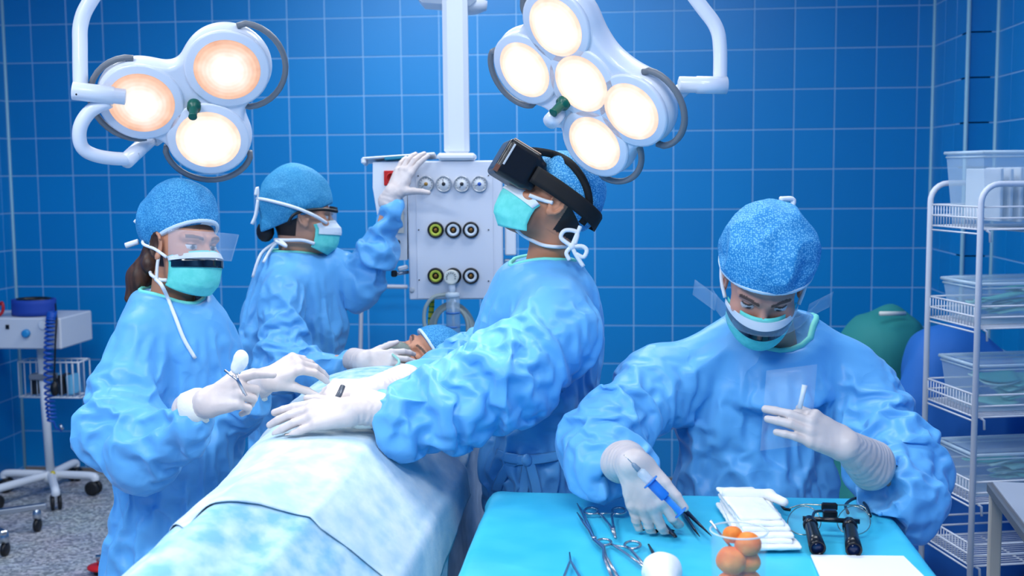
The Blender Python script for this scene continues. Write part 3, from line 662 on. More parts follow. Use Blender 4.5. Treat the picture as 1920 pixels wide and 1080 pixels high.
def gown_mat(name, c1, c2):
    m = mat(name, c1, 0.4, rgb2=c2, nscale=4, bump=0.14, bscale=26, bdist=0.006, sheen=0.1, spec=0.35); nt = m.node_tree; L = nt.links.new
    bp = [n for n in nt.nodes if n.type == 'BUMP'][0]; b = nt.nodes['Principled BSDF']; g = [n for n in nt.nodes if n.type == 'NEW_GEOMETRY'][0]
    vo = nt.nodes.new('ShaderNodeTexVoronoi'); vo.inputs['Scale'].default_value = 15; vo.feature = 'F1'
    wn = nt.nodes.new('ShaderNodeTexNoise'); wn.inputs['Scale'].default_value = 9; L(g.outputs['Position'], wn.inputs['Vector'])
    ad = nt.nodes.new('ShaderNodeMix'); ad.data_type = 'RGBA'; ad.inputs[0].default_value = 0.16; L(g.outputs['Position'], ad.inputs[6]); L(wn.outputs['Color'], ad.inputs[7])
    L(ad.outputs[2], vo.inputs['Vector'])
    b2 = nt.nodes.new('ShaderNodeBump'); b2.inputs['Strength'].default_value = 0.25; b2.inputs['Distance'].default_value = 0.012
    sq = nt.nodes.new('ShaderNodeMath'); sq.operation = 'MULTIPLY'; L(vo.outputs['Distance'], sq.inputs[0]); L(vo.outputs['Distance'], sq.inputs[1]); L(sq.outputs[0], b2.inputs['Height']); L(bp.outputs['Normal'], b2.inputs['Normal']); L(b2.outputs['Normal'], b.inputs['Normal'])
    return m
GOWN = gown_mat('gown_blue', (96, 172, 230), (104, 180, 236))
MINT = mat('mint_binding', (120, 222, 206), 0.6); STRAP = mat('white_tape', (232, 236, 240), 0.7)
def folds(v, arms, big=0.045, small=0.012, drape=0.02, zw=(1.0, 0.75), centre=None, seed=0.0, armamp=0.012):
    q = warp(v, 5, 0.09)+seed
    d = big*(worley(q*np.array([8.0, 8.0, 5.0]))**2-0.22)+small*(worley(warp(v, 11, 0.05)*np.array([18, 18, 12.0])+seed+3)**2-0.22)
    m = np.clip((zw[0]-v[:, 2])/(zw[0]-zw[1]), 0, 1)
    d = d*(1-0.45*m)+drape*m*(ridged(warp(v, 4, 0.08)*np.array([9, 9, 1.3])+seed)-0.6)
    for A, freq, a0 in arms:
        pts = [p for p, r in A]; L0 = 0.0; bestd = np.full(len(v), 9.0); bl = np.zeros(len(v)); ba = np.zeros(len(v)); br = np.ones(len(v))*0.1
        for i in range(len(A)-1):
            a, ra = A[i]; b, rb = A[i+1]; a = np.asarray(a, float); ab = np.asarray(b, float)-a; l = np.linalg.norm(ab)
            t = np.clip((v-a)@ab/l/l, 0, 1); dv = v-a-t[:, None]*ab; dd = np.sqrt((dv*dv).sum(1)); x, y, z = frame(ab, fw)
            u = dd < bestd; bestd[u] = dd[u]; bl[u] = (L0+t*l)[u]; ba[u] = np.arctan2(dv@y, dv@x)[u]; br[u] = (ra+(rb-ra)*t)[u]; L0 += l
        wgt = np.clip((1.7-bestd/br)/0.4, 0, 1); e = bl/L0
        env = 0.35+0.9*np.exp(-((e-0.5)/0.16)**2)+1.0*np.exp(-((e-1.0)/0.14)**2)
        ph = bl*freq+0.9*np.sin(ba+a0)+1.6*noise(v*9+seed)
        d += wgt*env*armamp*(tri(ph)**1.3-0.42)
    return d
def near_arm(p, A):                # nearest point of an arm's centre line: weight, axis, position 0..1
    L0 = 0.0; bd = np.full(len(p), 9.0); bl = np.zeros(len(p)); br = np.full(len(p), 0.1); ax = np.zeros((len(p), 3))
    for i in range(len(A)-1):
        a, ra = A[i]; b, rb = A[i+1]; a = np.asarray(a, float); ab = np.asarray(b, float)-a; l = np.linalg.norm(ab)
        t = np.clip((p-a)@ab/l/l, 0, 1); dv = p-a-t[:, None]*ab; dd = np.sqrt((dv*dv).sum(1)); u = dd < bd
        bd[u] = dd[u]; bl[u] = (L0+t*l)[u]; br[u] = (ra+(rb-ra)*t)[u]; ax[u] = ab/l; L0 += l
    return np.clip((1.75-bd/br)/0.45, 0, 1), ax, bl/L0
def buckle(v, f, arms, seedd, hoop=0.24, axial=0.08, arm_ax=0.36, arm_h=0.14, iters=260, din=0.03, dout=0.04, bend=0.006, tether=0.0035, ztop=None, grav=0.00025, neck=None, tmax=0.03):
    """relax a cloth that is cut wider than the body under it, so that it wrinkles into folds"""
    n0 = vnormals(v, f)
    fz = np.ones(len(v)) if neck is None else np.clip((np.linalg.norm(v-neck, axis=1)-0.12)/0.12, 0.08, 1); din = din*fz; dout = dout*fz; tmax = tmax*fz; seedd = seedd*fz
    e = np.concatenate([f[:, [0, 1]], f[:, [1, 2]], f[:, [2, 3]], f[:, [3, 0]]]); e = np.unique(np.sort(e, 1), axis=0); e = e[e[:, 0] != e[:, 1]]
    dg = np.concatenate([f[:, [0, 2]], f[:, [1, 3]]]); dg = dg[dg[:, 0] != dg[:, 1]]
    E = np.concatenate([e, dg]); a, b = E[:, 0], E[:, 1]; k = np.concatenate([np.ones(len(e)), 0.5*np.ones(len(dg))])
    d0 = v[b]-v[a]; L = np.linalg.norm(d0, axis=1)+1e-9; dr = d0/L[:, None]; mid = (v[a]+v[b])/2
    cz = dr[:, 2]**2; pat = 0.45+1.1*noise(mid*4.5+3.3); S = (hoop*(1-cz)+axial*cz)*pat
    if ztop is not None: S *= np.clip((ztop-mid[:, 2])/0.18, 0.15, 1)
    for A, tw in arms:
        w_, ax, t = near_arm(mid, A); w_ = w_*np.clip((t-0.05)/0.2, 0, 1); sk = nrm(np.array([0.3, 0.2, 1.0])); axs = ax+tw*np.cross(ax, sk); axs /= np.linalg.norm(axs, axis=1, keepdims=True)+1e-9
        c = (dr*axs).sum(1)**2; env = 0.55+0.7*np.exp(-((t-0.5)/0.18)**2)+0.9*np.exp(-((t-1.0)/0.2)**2)
        S = S*(1-w_)+w_*env*(arm_ax*c+arm_h*(1-c))*(0.6+0.8*noise(mid*7))
    L = L*(1+S); N = len(v); deg = np.bincount(a, k, N)+np.bincount(b, k, N)
    de = np.bincount(e[:, 0], None, N)+np.bincount(e[:, 1], None, N)
    x = v+n0*seedd[:, None]
    def lap(y): return np.stack([np.bincount(e[:, 0], y[e[:, 1], i], N)+np.bincount(e[:, 1], y[e[:, 0], i], N) for i in range(3)], 1)/de[:, None]-y
    for it in range(iters):
        d = x[b]-x[a]; l = np.sqrt((d*d).sum(1))+1e-9; c = d*(k*0.5*(l-L)/l)[:, None]
        acc = np.stack([np.bincount(a, c[:, i], N)-np.bincount(b, c[:, i], N) for i in range(3)], 1)
        x = x+1.6*acc/deg[:, None]
        if it % 2 == 0: l1 = lap(x); x = x-bend*lap(l1)
        x[:, 2] -= grav; x += tether*(v-x)
        h = ((x-v)*n0).sum(1); hc = np.clip(h, -din, dout); tg = (x-v)-n0*h[:, None]; tl = np.sqrt((tg*tg).sum(1))+1e-9; x = v+n0*hc[:, None]+tg*np.minimum(1, tmax/tl)[:, None]
    return x
def catmull(v, f):
    nv, nf = len(v), len(f); fp = v[f].mean(1)
    e = np.concatenate([f[:, [0, 1]], f[:, [1, 2]], f[:, [2, 3]], f[:, [3, 0]]]); es = np.sort(e, 1)
    u, inv = np.unique(es, axis=0, return_inverse=True); inv = inv.ravel(); ne = len(u); fid = np.tile(np.arange(nf), 4)
    cnt = np.bincount(inv, None, ne); fs = np.stack([np.bincount(inv, fp[fid, i], ne) for i in range(3)], 1); mid = (v[u[:, 0]]+v[u[:, 1]])/2
    ep = np.where((cnt == 2)[:, None], (v[u[:, 0]]+v[u[:, 1]]+fs)/4, mid)
    n = np.bincount(u.ravel(), None, nv).astype(float)[:, None]; n[n == 0] = 1
    R = np.stack([np.bincount(u[:, 0], mid[:, i], nv)+np.bincount(u[:, 1], mid[:, i], nv) for i in range(3)], 1)/n
    nf_ = np.bincount(f.ravel(), None, nv).astype(float)[:, None]; nf_[nf_ == 0] = 1
    Fm = np.stack([np.bincount(f.ravel(), np.repeat(fp[:, i], 4), nv) for i in range(3)], 1)/nf_
    vp = (Fm+2*R+(n-3)*v)/n
    ei = inv.reshape(4, nf).T+nv; fi = np.arange(nf)+nv+ne
    q = np.concatenate([np.stack([f[:, k], ei[:, k], fi, ei[:, k-1]], 1) for k in range(4)])
    return np.concatenate([vp, ep, fp]), q
def make_gown(prims, arms, parent, res=0.02, m=None, name='gown', ztop=None, fold=None, neck=None, fit=None, **kw):
    v, f = sdf(prims, res, 0.011); n = vnormals(v, f); d = folds(v, [], **dict(dict(big=0.075, small=0.0, drape=0.04), **(fold or {})))
    x = buckle(v, f, arms, d, ztop=ztop, neck=neck, **kw)
    x, f = catmull(x, f); x = buckle(x, f, arms, 0.004*(noise(x*22)-0.5), hoop=0.075, axial=0.05, arm_ax=0.09, arm_h=0.06, iters=60, din=0.009, dout=0.008, bend=0.008, tether=0.004, ztop=ztop, grav=0, neck=neck)
    x, f = catmull(x, f)
    if fit: x = fit(x)
    return link(name, mesh_np(name, x, f, m or GOWN), parent)
from mathutils.bvhtree import BVHTree
def bvh(o):
    me = o.data; base = o.matrix_world.translation if o.parent is None else Vector((0, 0, 0))
    return BVHTree.FromPolygons([tuple(v.co) for v in me.vertices], [tuple(q.vertices) for q in me.polygons])
def hit(tree, x, y, off=0.004, dflt=3.0):      # the point of a surface that a photograph pixel looks at
    d = nrm(ray(x, y)); h = tree.ray_cast(Vector(tuple(CAM)), Vector(tuple(d)))
    return (np.array(h[0]) if h[0] is not None else P(x, y, dflt))-d*off
def laid(o, pts, r, name, m, parent, off=0.004, flat=None, dflt=3.0):
    t = bvh(o) if not isinstance(o, BVHTree) else o
    return MB().tube(curve([hit(t, x, y, off, dflt) for x, y in pts], 5), r, 8, flat=flat).build(name, m, parent)

def neck_pts(c, fwd, rf, rs, zf, zs, zb):
    fwd = nrm(np.array([fwd[0], fwd[1], 0.0])); sd = np.array([-fwd[1], fwd[0], 0.0]); out = []
    for i in range(24):
        a = 2*math.pi*i/24; ca, sa = math.cos(a), math.sin(a); z = zs*sa*sa+(zf if ca > 0 else zb)*ca*ca
        out.append(np.asarray(c)+fwd*rf*ca+sd*rs*sa+np.array([0, 0, z]))
    return out
def neck_prims(pts, r=0.024):
    c = np.mean(pts, 0); out = []
    for i in range(len(pts)):
        o = nrm((pts[i]-c)*np.array([1, 1, 0])); out += [cap(pts[i], pts[(i+1) % len(pts)], r, r, 0.02), cap(pts[i], pts[i]+o*0.03-np.array([0, 0, 0.07]), r, 0.035, 0.03)]
    return out
def neck_trim(pts, parent, gown, r=0.0062):
    t = bvh(gown); q = []; c = np.mean(pts, 0)
    for p in pts:
        o = nrm((p-c)*np.array([1, 1, 0])); best = None
        for k in (-0.012, -0.004, 0.004):
            h = t.ray_cast(Vector(tuple(p+o*k+np.array([0, 0, 0.1]))), Vector((0, 0, -1)))
            if h[0] is not None and (best is None or h[0][2] > best[2]): best = np.array(h[0])
        q.append(best if best is not None else p)
    return MB().tube(q, r, 8, closed=True).build('collar', MINT, parent)
def armprims(A, k=0.03, wide=None): return [cap(A[i][0], A[i+1][0], A[i][1], A[i+1][1], k, wide) for i in range(len(A)-1)]
def cap_mat(name, c1, c2, sc):      # dotted mesh weave on a bouffant cap
    m = mat(name, c1, 0.7, bump=0.2, bscale=40, bdist=0.004); nt = m.node_tree; L = nt.links.new; b = nt.nodes['Principled BSDF']
    g = [n for n in nt.nodes if n.type == 'NEW_GEOMETRY'][0]; vo = nt.nodes.new('ShaderNodeTexVoronoi'); vo.inputs['Scale'].default_value = sc; vo.inputs['Randomness'].default_value = 0.7
    L(g.outputs['Position'], vo.inputs['Vector']); rp = nt.nodes.new('ShaderNodeValToRGB'); e = rp.color_ramp.elements
    e[0].color = (*lin(c2), 1); e[1].color = (*lin(c1), 1); e[0].position = 0.2; e[1].position = 0.55; L(vo.outputs['Distance'], rp.inputs['Fac']); L(rp.outputs['Color'], b.inputs['Base Color'])
    return m
CAPA = cap_mat('cap_blue_weave', (34, 128, 188), (92, 180, 226), 260); CAPB = cap_mat('cap_light_weave', (40, 138, 200), (130, 205, 240), 240)
CAPC = cap_mat('cap_gauzy', (40, 136, 186), (80, 168, 208), 260)
def make_cap(H, parent, m, c=(-0.022, 0, 0.045), r=(0.118, 0.097, 0.098), zc=0.012, tilt=0.45, amp=0.008, seed=0.0, extra=(), band=True, back=None, bandm=None, rot=None):
    n = np.array([tilt, 0, -1.0]); pc = np.array([0, 0, zc]); pr = [ell(c, r, rot, k=0.03)]+list(extra)+[cutp(pc, n, 0.004)]
    v, f = sdf(pr, 0.0036); nn = vnormals(v, f); q = warp(v, 12, 0.04)+seed
    fade = np.clip(((pc-v)@nrm(n))/0.03, 0.15, 1)
    d = amp*fade*(worley(q*np.array([17, 17, 17.]))-0.5)+amp*0.7*fade*(ridged(q*13+5)-0.6)
    o = link('cap', mesh_np('cap', H.w(v+nn*d[:, None]), f, m), parent)
    if band:
        s = 1.012; pr = [ell(c, np.array(r)*s, rot, k=0.03)]+[cutp(pc, n, 0.001), cutp(pc+nrm(n)*-0.0085, -nrm(n), 0.001)]
        v, f = sdf(pr, 0.0022); link('band', mesh_np('band', H.w(v), f, bandm or mat('cap_band', (206, 226, 240), 0.7)), o)
    return o
def mask_pt(H, u, v, out=0.0, lift=0.0):
    ph = u*1.28; R = np.interp(v, [0, 0.2, 0.5, 0.8, 1.0], [0.104, 0.129, 0.13, 0.12, 0.09]); zm = -0.064
    z = -0.006+lift-0.118*v; z = zm+(z-zm)*(1-0.38*u*u); ple = 0.003*(tri(v*3.0)-0.5)*(1-u*u)
    return H.w((0.006+(R-0.006+ple+out)*math.cos(ph)*(1-0.04*u*u), (0.074+out+0.003*(1-v))*math.sin(ph), z))
MASKM = mat('mask_mint', (96, 214, 204), 0.65, rgb2=(112, 224, 214), nscale=60, bump=0.3, bscale=55, bdist=0.003)
MASKW = mat('mask_white', (226, 234, 240), 0.65, bump=0.2, bscale=80, bdist=0.002)
def make_mask(H, parent, m=None, v0=0.0, v1=1.0, umax=1.0, out=0.0, name='mask', lift=0.0):
    G = [[mask_pt(H, u, v, out, lift) for v in np.linspace(v0, v1, 26)] for u in np.linspace(-umax, umax, 30)]
    return MB().sheet(G, 0.0015).build(name, m or MASKM, parent)
def strap(H, pts, parent, w_=0.0045, name='strap', local=True, m=None, flat=0.3):
    q = [H.w(p) if local else np.asarray(p, float) for p in pts]; q = curve(q, 6)
    return MB().tube(q, w_, 8).build(name, m or STRAP, parent)
VISOR = mat('clear_visor', (215, 228, 245), 0.06, alpha=0.16, spec=0.6); SMOKE = mat('dark_glossy_band', (14, 22, 34), 0.08, spec=0.8)
def visor(H, parent, z0, z1, R0, R1, ph=1.15, m=None, name='visor', drop=0.0, x0=0.0, thick=0.0006):
    G = []
    for u in np.linspace(-1, 1, 28):
        row = []
        for t in np.linspace(0, 1, 10):
            z = z0+(z1-z0)*t; R = R0+(R1-R0)*t; a = u*ph; row.append(H.w((x0+R*math.cos(a), R*0.86*math.sin(a), z-drop*(1-u*u)*t+0.0)))
        G.append(row)
    return MB().sheet(G, thick).build(name, m or VISOR, parent)
def collar(c, ax1, ax2, r1, r2, parent, tilt=0.0, r=0.007, m=None):
    pts = []
    for i in range(28):
        a = 2*math.pi*i/28; pts.append(np.asarray(c)+nrm(ax1)*r1*math.cos(a)+nrm(ax2)*r2*math.sin(a)+np.array([0, 0, 1.])*tilt*math.cos(a))
    return MB().tube(pts, r, 8, closed=True).build('collar', m or MINT, parent)

# ---------------------------------------------------------------- operating table, patient, drapes
XC = -0.69
tb = empty('operating_table', (XC, 2.6, 0), 'operating table with grey padded top hidden under pale drapes', 'operating table')
MB().box((XC, 2.6, 0.04), (0.5, 0.9, 0.08), None, 0.02).build('base', STEEL, tb)
MB().box((XC, 2.6, 0.42), (0.26, 0.34, 0.7), None, 0.03).build('column', STEEL, tb)
def slab(name, g, z0, z1, m):      # narrower towards the feet
    o_ = [(-0.075-g, 1.15), (-0.10-g, 2.1), (-0.15-g, 2.6), (-0.19-g, 3.0), (-0.19-g, 3.75), (0.2+g, 3.75), (0.2+g, 1.15)]; n_ = len(o_)
    q = [(XC+x, y, z) for z in (z0, z1) for x, y in o_]
    return MB().add(q, [tuple(range(n_)), tuple(range(2*n_-1, n_-1, -1))]+[(i, i+n_, (i+1) % n_+n_, (i+1) % n_) for i in range(n_)], False).build(name, m, tb)
slab('table_top', 0.0, 0.765, 0.815, STEEL); slab('mattress', 0.006, 0.815, 0.885, mat('mattress_black', (34, 38, 46), 0.6))
def cross(u):
    """polyline (x, z) of the draped section at distance u, from the left hem to the right hem"""
    h = np.interp(u, [1.2, 1.9, 2.3, 2.7, 3.1, 3.3], [0.13, 0.145, 0.15, 0.165, 0.185, 0.17]); zb = 0.9; al, ar = np.interp(u, [1.6, 2.15, 2.6, 3.0], [0.1, 0.135, 0.185, 0.225]), 0.215
    X = np.linspace(-1, 1, 61); p = 2.6; z = zb+h*(1-np.abs(X)**p)**(1/p)
    leg = np.clip((2.4-u)/0.5, 0, 1); z = z+leg*0.02*np.cos(X*math.pi*1.9)*(1-X**4)+0.012*np.sin(u*5)*(1-X**2)*0.6
    x = XC+np.where(X < 0, X*al, X*ar)
    k = 48; w_ = np.clip((np.arange(61)-k)/(60.0-k), 0, 1); x = np.where(w_ > 0, x[k]+(XC+0.262-x[k])*w_, x); z = np.where(w_ > 0, z[k]+(0.893-z[k])*w_, z)   # the cloth tents down to the table edge
    n = 30; t = np.linspace(0, 1, n+1)[1:]
    fr = np.interp(u, [1.9, 2.2, 2.6, 3.0], [0.07, 0.07, 0.05, 0.03])
    lx = XC-al-0.03*t-0.012*np.sin(u*17+t*2)*t; lz = zb-0.42*t
    dp = np.maximum(0, t-0.14)/0.86*0.4                     # the cloth runs over the sheeted table edge, then hangs outside it
    rx = XC+np.where(t < 0.14, np.interp(t, [0, 0.08, 0.14], [0.262, 0.272, 0.277]), 0.277+dp*(0.1+fr)+0.012*np.sin(u*15+1+3*t)*dp)
    rz = np.where(t < 0.14, np.interp(t, [0, 0.08, 0.14], [0.893, 0.885, 0.876]), 0.876-dp)
    return np.concatenate([lx[::-1], x, rx]), np.concatenate([lz[::-1], z, rz])
def drape(name, us, s0, s1, ns, off, m, label, cat, wig=None, seed=0.0, crease=0.0):
    G = np.zeros((len(us), ns, 3))
    for i, u in enumerate(us):
        x, z = cross(u); L = np.concatenate([[0], np.cumsum(np.hypot(np.diff(x), np.diff(z)))]); mid = L[30+30]
        a, b = s0(u) if callable(s0) else s0, s1(u) if callable(s1) else s1; s = np.linspace(a, b, ns)
        G[i, :, 0] = np.interp(s+mid, L, x); G[i, :, 2] = np.interp(s+mid, L, z); G[i, :, 1] = u
    if wig is not None:
        W_ = wig(G)
        for i in range(len(us)):
            a, b = s0(us[i]) if callable(s0) else s0, s1(us[i]) if callable(s1) else s1; s = np.linspace(a, b, ns)
            for j in range(ns):
                if abs(W_[i, j]) < 1e-4: continue
                x, z = cross(us[i]+W_[i, j]); L = np.concatenate([[0], np.cumsum(np.hypot(np.diff(x), np.diff(z)))])
                G[i, j] = (np.interp(s[j]+L[60], L, x), us[i]+W_[i, j], np.interp(s[j]+L[60], L, z))
    du = np.gradient(G, axis=0); dv = np.gradient(G, axis=1); N = np.cross(dv, du); N /= np.linalg.norm(N, axis=2, keepdims=True)+1e-9
    if N[len(us)//2, ns//2, 2] < 0: N = -N
    p = G.reshape(-1, 3); d = 0.007*(worley(warp(p, 5, 0.1)*np.array([6, 5, 6])+seed)-0.5)+0.002*(worley(p*np.array([16, 13, 16])+seed)-0.5)
    sm = np.linspace(0, 1, ns)[None, :]*np.ones((len(us), 1))
    cr = crease*(1-tri(sm*3.0+0.02))*0+crease*(np.exp(-((sm-0.36)/0.006)**2)+np.exp(-((sm-0.68)/0.006)**2))
    uu = np.asarray(us)[:, None]*np.ones((1, ns)); cr = cr+crease*np.exp(-((uu-(us[0]+(us[-1]-us[0])*0.45))/0.006)**2)
    G = G+N*(off+d.reshape(len(us), ns)+cr)[..., None]
    o = MB().sheet(G, -0.0015).build(name, m); tag(o, label, cat); return o
def rest_on_drape(v, depth=0.12, gap=0.015):
    v = v.copy(); us = np.linspace(1.3, 3.28, 100); xs = np.linspace(XC-0.24, XC+0.277, 80); Z = np.zeros((100, 80))
    for i, u in enumerate(us):
        x, z = cross(u); a = slice(30, 95); Z[i] = np.interp(xs, x[a], z[a], left=-9, right=-9)
    i = np.clip(np.round((v[:, 1]-us[0])/(us[1]-us[0])).astype(int), 0, 99); j = np.clip(np.round((v[:, 0]-xs[0])/(xs[1]-xs[0])).astype(int), 0, 79)
    t = Z[i, j]+gap; ok = (v[:, 1] > 1.3) & (v[:, 1] < 3.29) & (v[:, 0] > xs[0]) & (v[:, 0] < xs[-1]) & (t > 0.5) & (v[:, 2] < t) & (v[:, 2] > t-depth)
    v[ok, 2] = t[ok]; return v
def rest_on_table(v, zt=0.9075):        # keep a cloth or glove outside the draped instrument table
    v = v.copy(); d = np.stack([zt-v[:, 2], 0.57-v[:, 0], 2.622-v[:, 1]], 1); ins = (d > 0).all(1) & (v[:, 0] > -0.32) & (v[:, 2] > 0.6)
    k = d.argmin(1); v[ins & (k == 0), 2] = zt; v[ins & (k == 1), 0] = 0.57; v[ins & (k == 2), 1] = 2.622; return v
def drape_mat(name, c1, c2):
    m = mat(name, c1, 0.72, rgb2=c2, nscale=24, ndetail=8, bump=0.25, bscale=150, bdist=0.002, spec=0.25, stretch=(1.0, 0.65, 1.0)); return m
DRA = drape_mat('drape_pale_blue', (124, 182, 214), (192, 216, 230)); DRB = drape_mat('drape_white_blue', (176, 206, 224), (210, 225, 234))
drape('surgical_drape', np.linspace(1.25, 3.28, 150), -0.62, lambda u: np.interp(u, [1.9, 2.3, 2.6, 3.3], [0.62, 0.58, 0.38, 0.35]), 130, 0.0, DRA,
      'pale blue drape covering the patient from chest to feet under the white sheet', 'drape', seed=1.0, crease=0.0015)
def wig(G): return (-0.22*np.exp(-((G[:, :, 0]-XC+0.03)/0.12)**2)-0.09*np.clip((G[:, :, 0]-XC-0.05)/0.1, 0, 1)+0.03)*np.clip((2.55-G[:, :, 1])/0.5, 0, 1)
drape('incision_sheet', np.linspace(2.05, 2.86, 80), -0.27, lambda u: np.interp(u, [2.05, 2.8], [0.46, 0.43]), 110, 0.005, DRB,
      'white incision sheet laid over the drape with a corner hanging down one side', 'sheet', wig, seed=1.0, crease=0.0)
G = [[(XC+np.interp(t, [0, 0.3, 0.36, 1], [0.0, 0.235, 0.262, 0.31])+0.014*math.sin(u*23+t)*max(0, t-0.3), u, np.interp(t, [0, 0.3, 0.36, 1], [0.889, 0.889, 0.872, 0.35])) for t in np.linspace(0, 1, 26)] for u in np.linspace(1.4, 3.4, 70)]
tag(MB().sheet(G, 0.002).build('bed_sheet', drape_mat('sheet_grey_blue', (150, 166, 184), (178, 190, 204))), 'grey blue bed sheet hanging beside the table under the drape', 'sheet')
# patient
pat = empty('person', (XC, 2.6, 0.885), 'patient lying under the drapes with a clear oxygen mask and pale cap', 'person')
HP = Head(P(794, 682, 3.58), V(-0.40, 0.58, 0.72), V(0.86, 0.3, -0.35), 1.0)
bp = [cap((XC+0.03, 3.3, 0.955), (XC, 2.75, 0.955), 0.066, 0.066, 0.05, wide=((1, 0, 0), 2.15)), cap((XC, 2.75, 0.955), (XC+0.01, 2.35, 0.955), 0.066, 0.064, 0.05, wide=((1, 0, 0), 1.8))]
for s in (-1, 1):
    lx = XC+0.045+s*0.06
    bp += [cap((lx, 2.35, 0.95), (lx, 1.9, 0.94), 0.06, 0.048), cap((lx, 1.9, 0.94), (lx, 1.5, 0.93), 0.048, 0.035), cap((lx, 1.5, 0.94), (lx, 1.47, 0.97), 0.03, 0.022)]
bp += [cap((XC+0.14, 3.2, 0.95), (XC+0.15, 2.85, 0.935), 0.045, 0.04), cap((XC+0.15, 2.85, 0.935), (XC+0.16, 2.5, 0.922), 0.04, 0.03), cap((XC+0.16, 2.5, 0.922), (XC+0.165, 2.4, 0.915), 0.028, 0.02),
       cap((XC-0.13, 3.2, 0.94), (XC-0.12, 2.8, 0.94), 0.045, 0.038), cap((XC-0.12, 2.8, 0.94), (XC-0.08, 2.5, 0.96), 0.038, 0.03)]
make_head(HP, (XC+0.04, 3.36, 0.96), pat, (198, 140, 112), extra_prims=bp, closed=True, brow=(40, 30, 26))
make_cap(HP, pat, CAPA, amp=0.004, zc=0.035, tilt=0.2, seed=2)
pil = MB().sphere((XC+0.07, 3.64, 0.925), (0.2, 0.16, 0.055), 24).build('pillow', mat('pillow_teal', (60, 140, 150), 0.8)); tag(pil, 'small flat teal pillow under the patient head', 'pillow')
om = empty('oxygen_mask', HP.w((0.1, 0, -0.05)), 'clear oxygen mask held over the patient mouth by a gloved hand', 'oxygen mask')
G = []
for i, (rr, x) in enumerate([(1.0, 0.07), (1.03, 0.085), (0.95, 0.1), (0.8, 0.118), (0.6, 0.132), (0.4, 0.14), (0.25, 0.144), (0.2, 0.146)]):
    G.append([HP.w((x+0.012*math.cos(2*math.pi*k/26), 0.042*rr*math.sin(2*math.pi*k/26)*(1+0.15*math.cos(2*math.pi*k/26+math.pi)), -0.052+0.052*rr*math.cos(2*math.pi*k/26))) for k in range(27)])
MB().sheet(G, 0.002).build('shell', mat('oxygen_mask_clear', (170, 196, 186), 0.12, alpha=0.45, spec=0.7), om)
MB().tube(G[0][:-1], 0.0035, 8, closed=True).build('rim', mat('mask_rim', (190, 208, 200), 0.3, alpha=0.7), om)
MB().lathe(HP.w((0.14, 0, -0.052)), HP.F, [(0.011, 0), (0.012, 0.004), (0.011, 0.022), (0.008, 0.024)], 14).build('port', mat('mask_port', (150, 205, 195), 0.25, alpha=0.75), om)
MB().tube(curve([HP.w((0.155, 0, -0.06)), P(748, 676, 3.32), P(736, 692, 3.31), P(716, 703, 3.31)], 6), 0.004, 8).build('oxygen_hose', mat('hose_green', (150, 215, 205), 0.25, alpha=0.8), om)

# ---------------------------------------------------------------- instrument table
TZ = 0.9
it = empty('instrument_table', (0.12, 2.1, 0), 'steel instrument table on casters beneath the cyan drape', 'table')
for sx in (-0.24, 0.48):
    for sy in (1.68, 2.48):
        MB().bar((sx, sy, 0.08), (sx, sy, 0.86), 0.014).build('leg', STEEL, it)
        MB().lathe((sx-0.012, sy, 0.04), (1, 0, 0), [(0.02, 0), (0.04, 0.004), (0.04, 0.02), (0.02, 0.024)], 16).build('caster', BLK, it)
MB().box((0.12, 2.09, 0.87), (0.8, 0.95, 0.025), None, 0.005).build('table_top', STEEL, it)
MB().box((0.12, 2.09, 0.3), (0.72, 0.8, 0.015)).build('shelf', STEEL, it)
pr = [rbox((0.12, 2.10, 0.66), (0.432, 0.50, 0.24), rad=0.02)]
for sx in (-1, 1): pr.append(cap((0.12+sx*0.41, 2.57, 0.86), (0.12+sx*0.45, 2.6, 0.45), 0.015, 0.05, 0.04))
pr.append(cutp((0.12, 2.1, 0.445), (0, 0, -1)))
v, f = sdf(pr, 0.007); n = vnormals(v, f); top = np.clip((v[:, 2]-0.87)/0.02, 0, 1)
d = (1-top)*(0.016*(ridged(warp(v, 4, 0.06)*np.array([8, 8, 1.5]))-0.6))+top*0.0018*(ridged(warp(v, 6, 0.2)*np.array([5, 9, 3]))-0.6)
d = np.where(v[:, 2] < 0.455, 0, d); v = v+n*d[:, None]; f = f[v[f][:, :, 2].max(1) > 0.4515]      # open below, like a cloth
CYAN = mat('cyan_drape', (58, 192, 228), 0.36, rgb2=(72, 202, 236), nscale=9, bump=0.16, bscale=16, bdist=0.006, spec=0.45)
o = link('table_drape', mesh_np('table_drape', v, f, CYAN)); tag(o, 'cyan plastic drape covering the instrument table', 'drape')
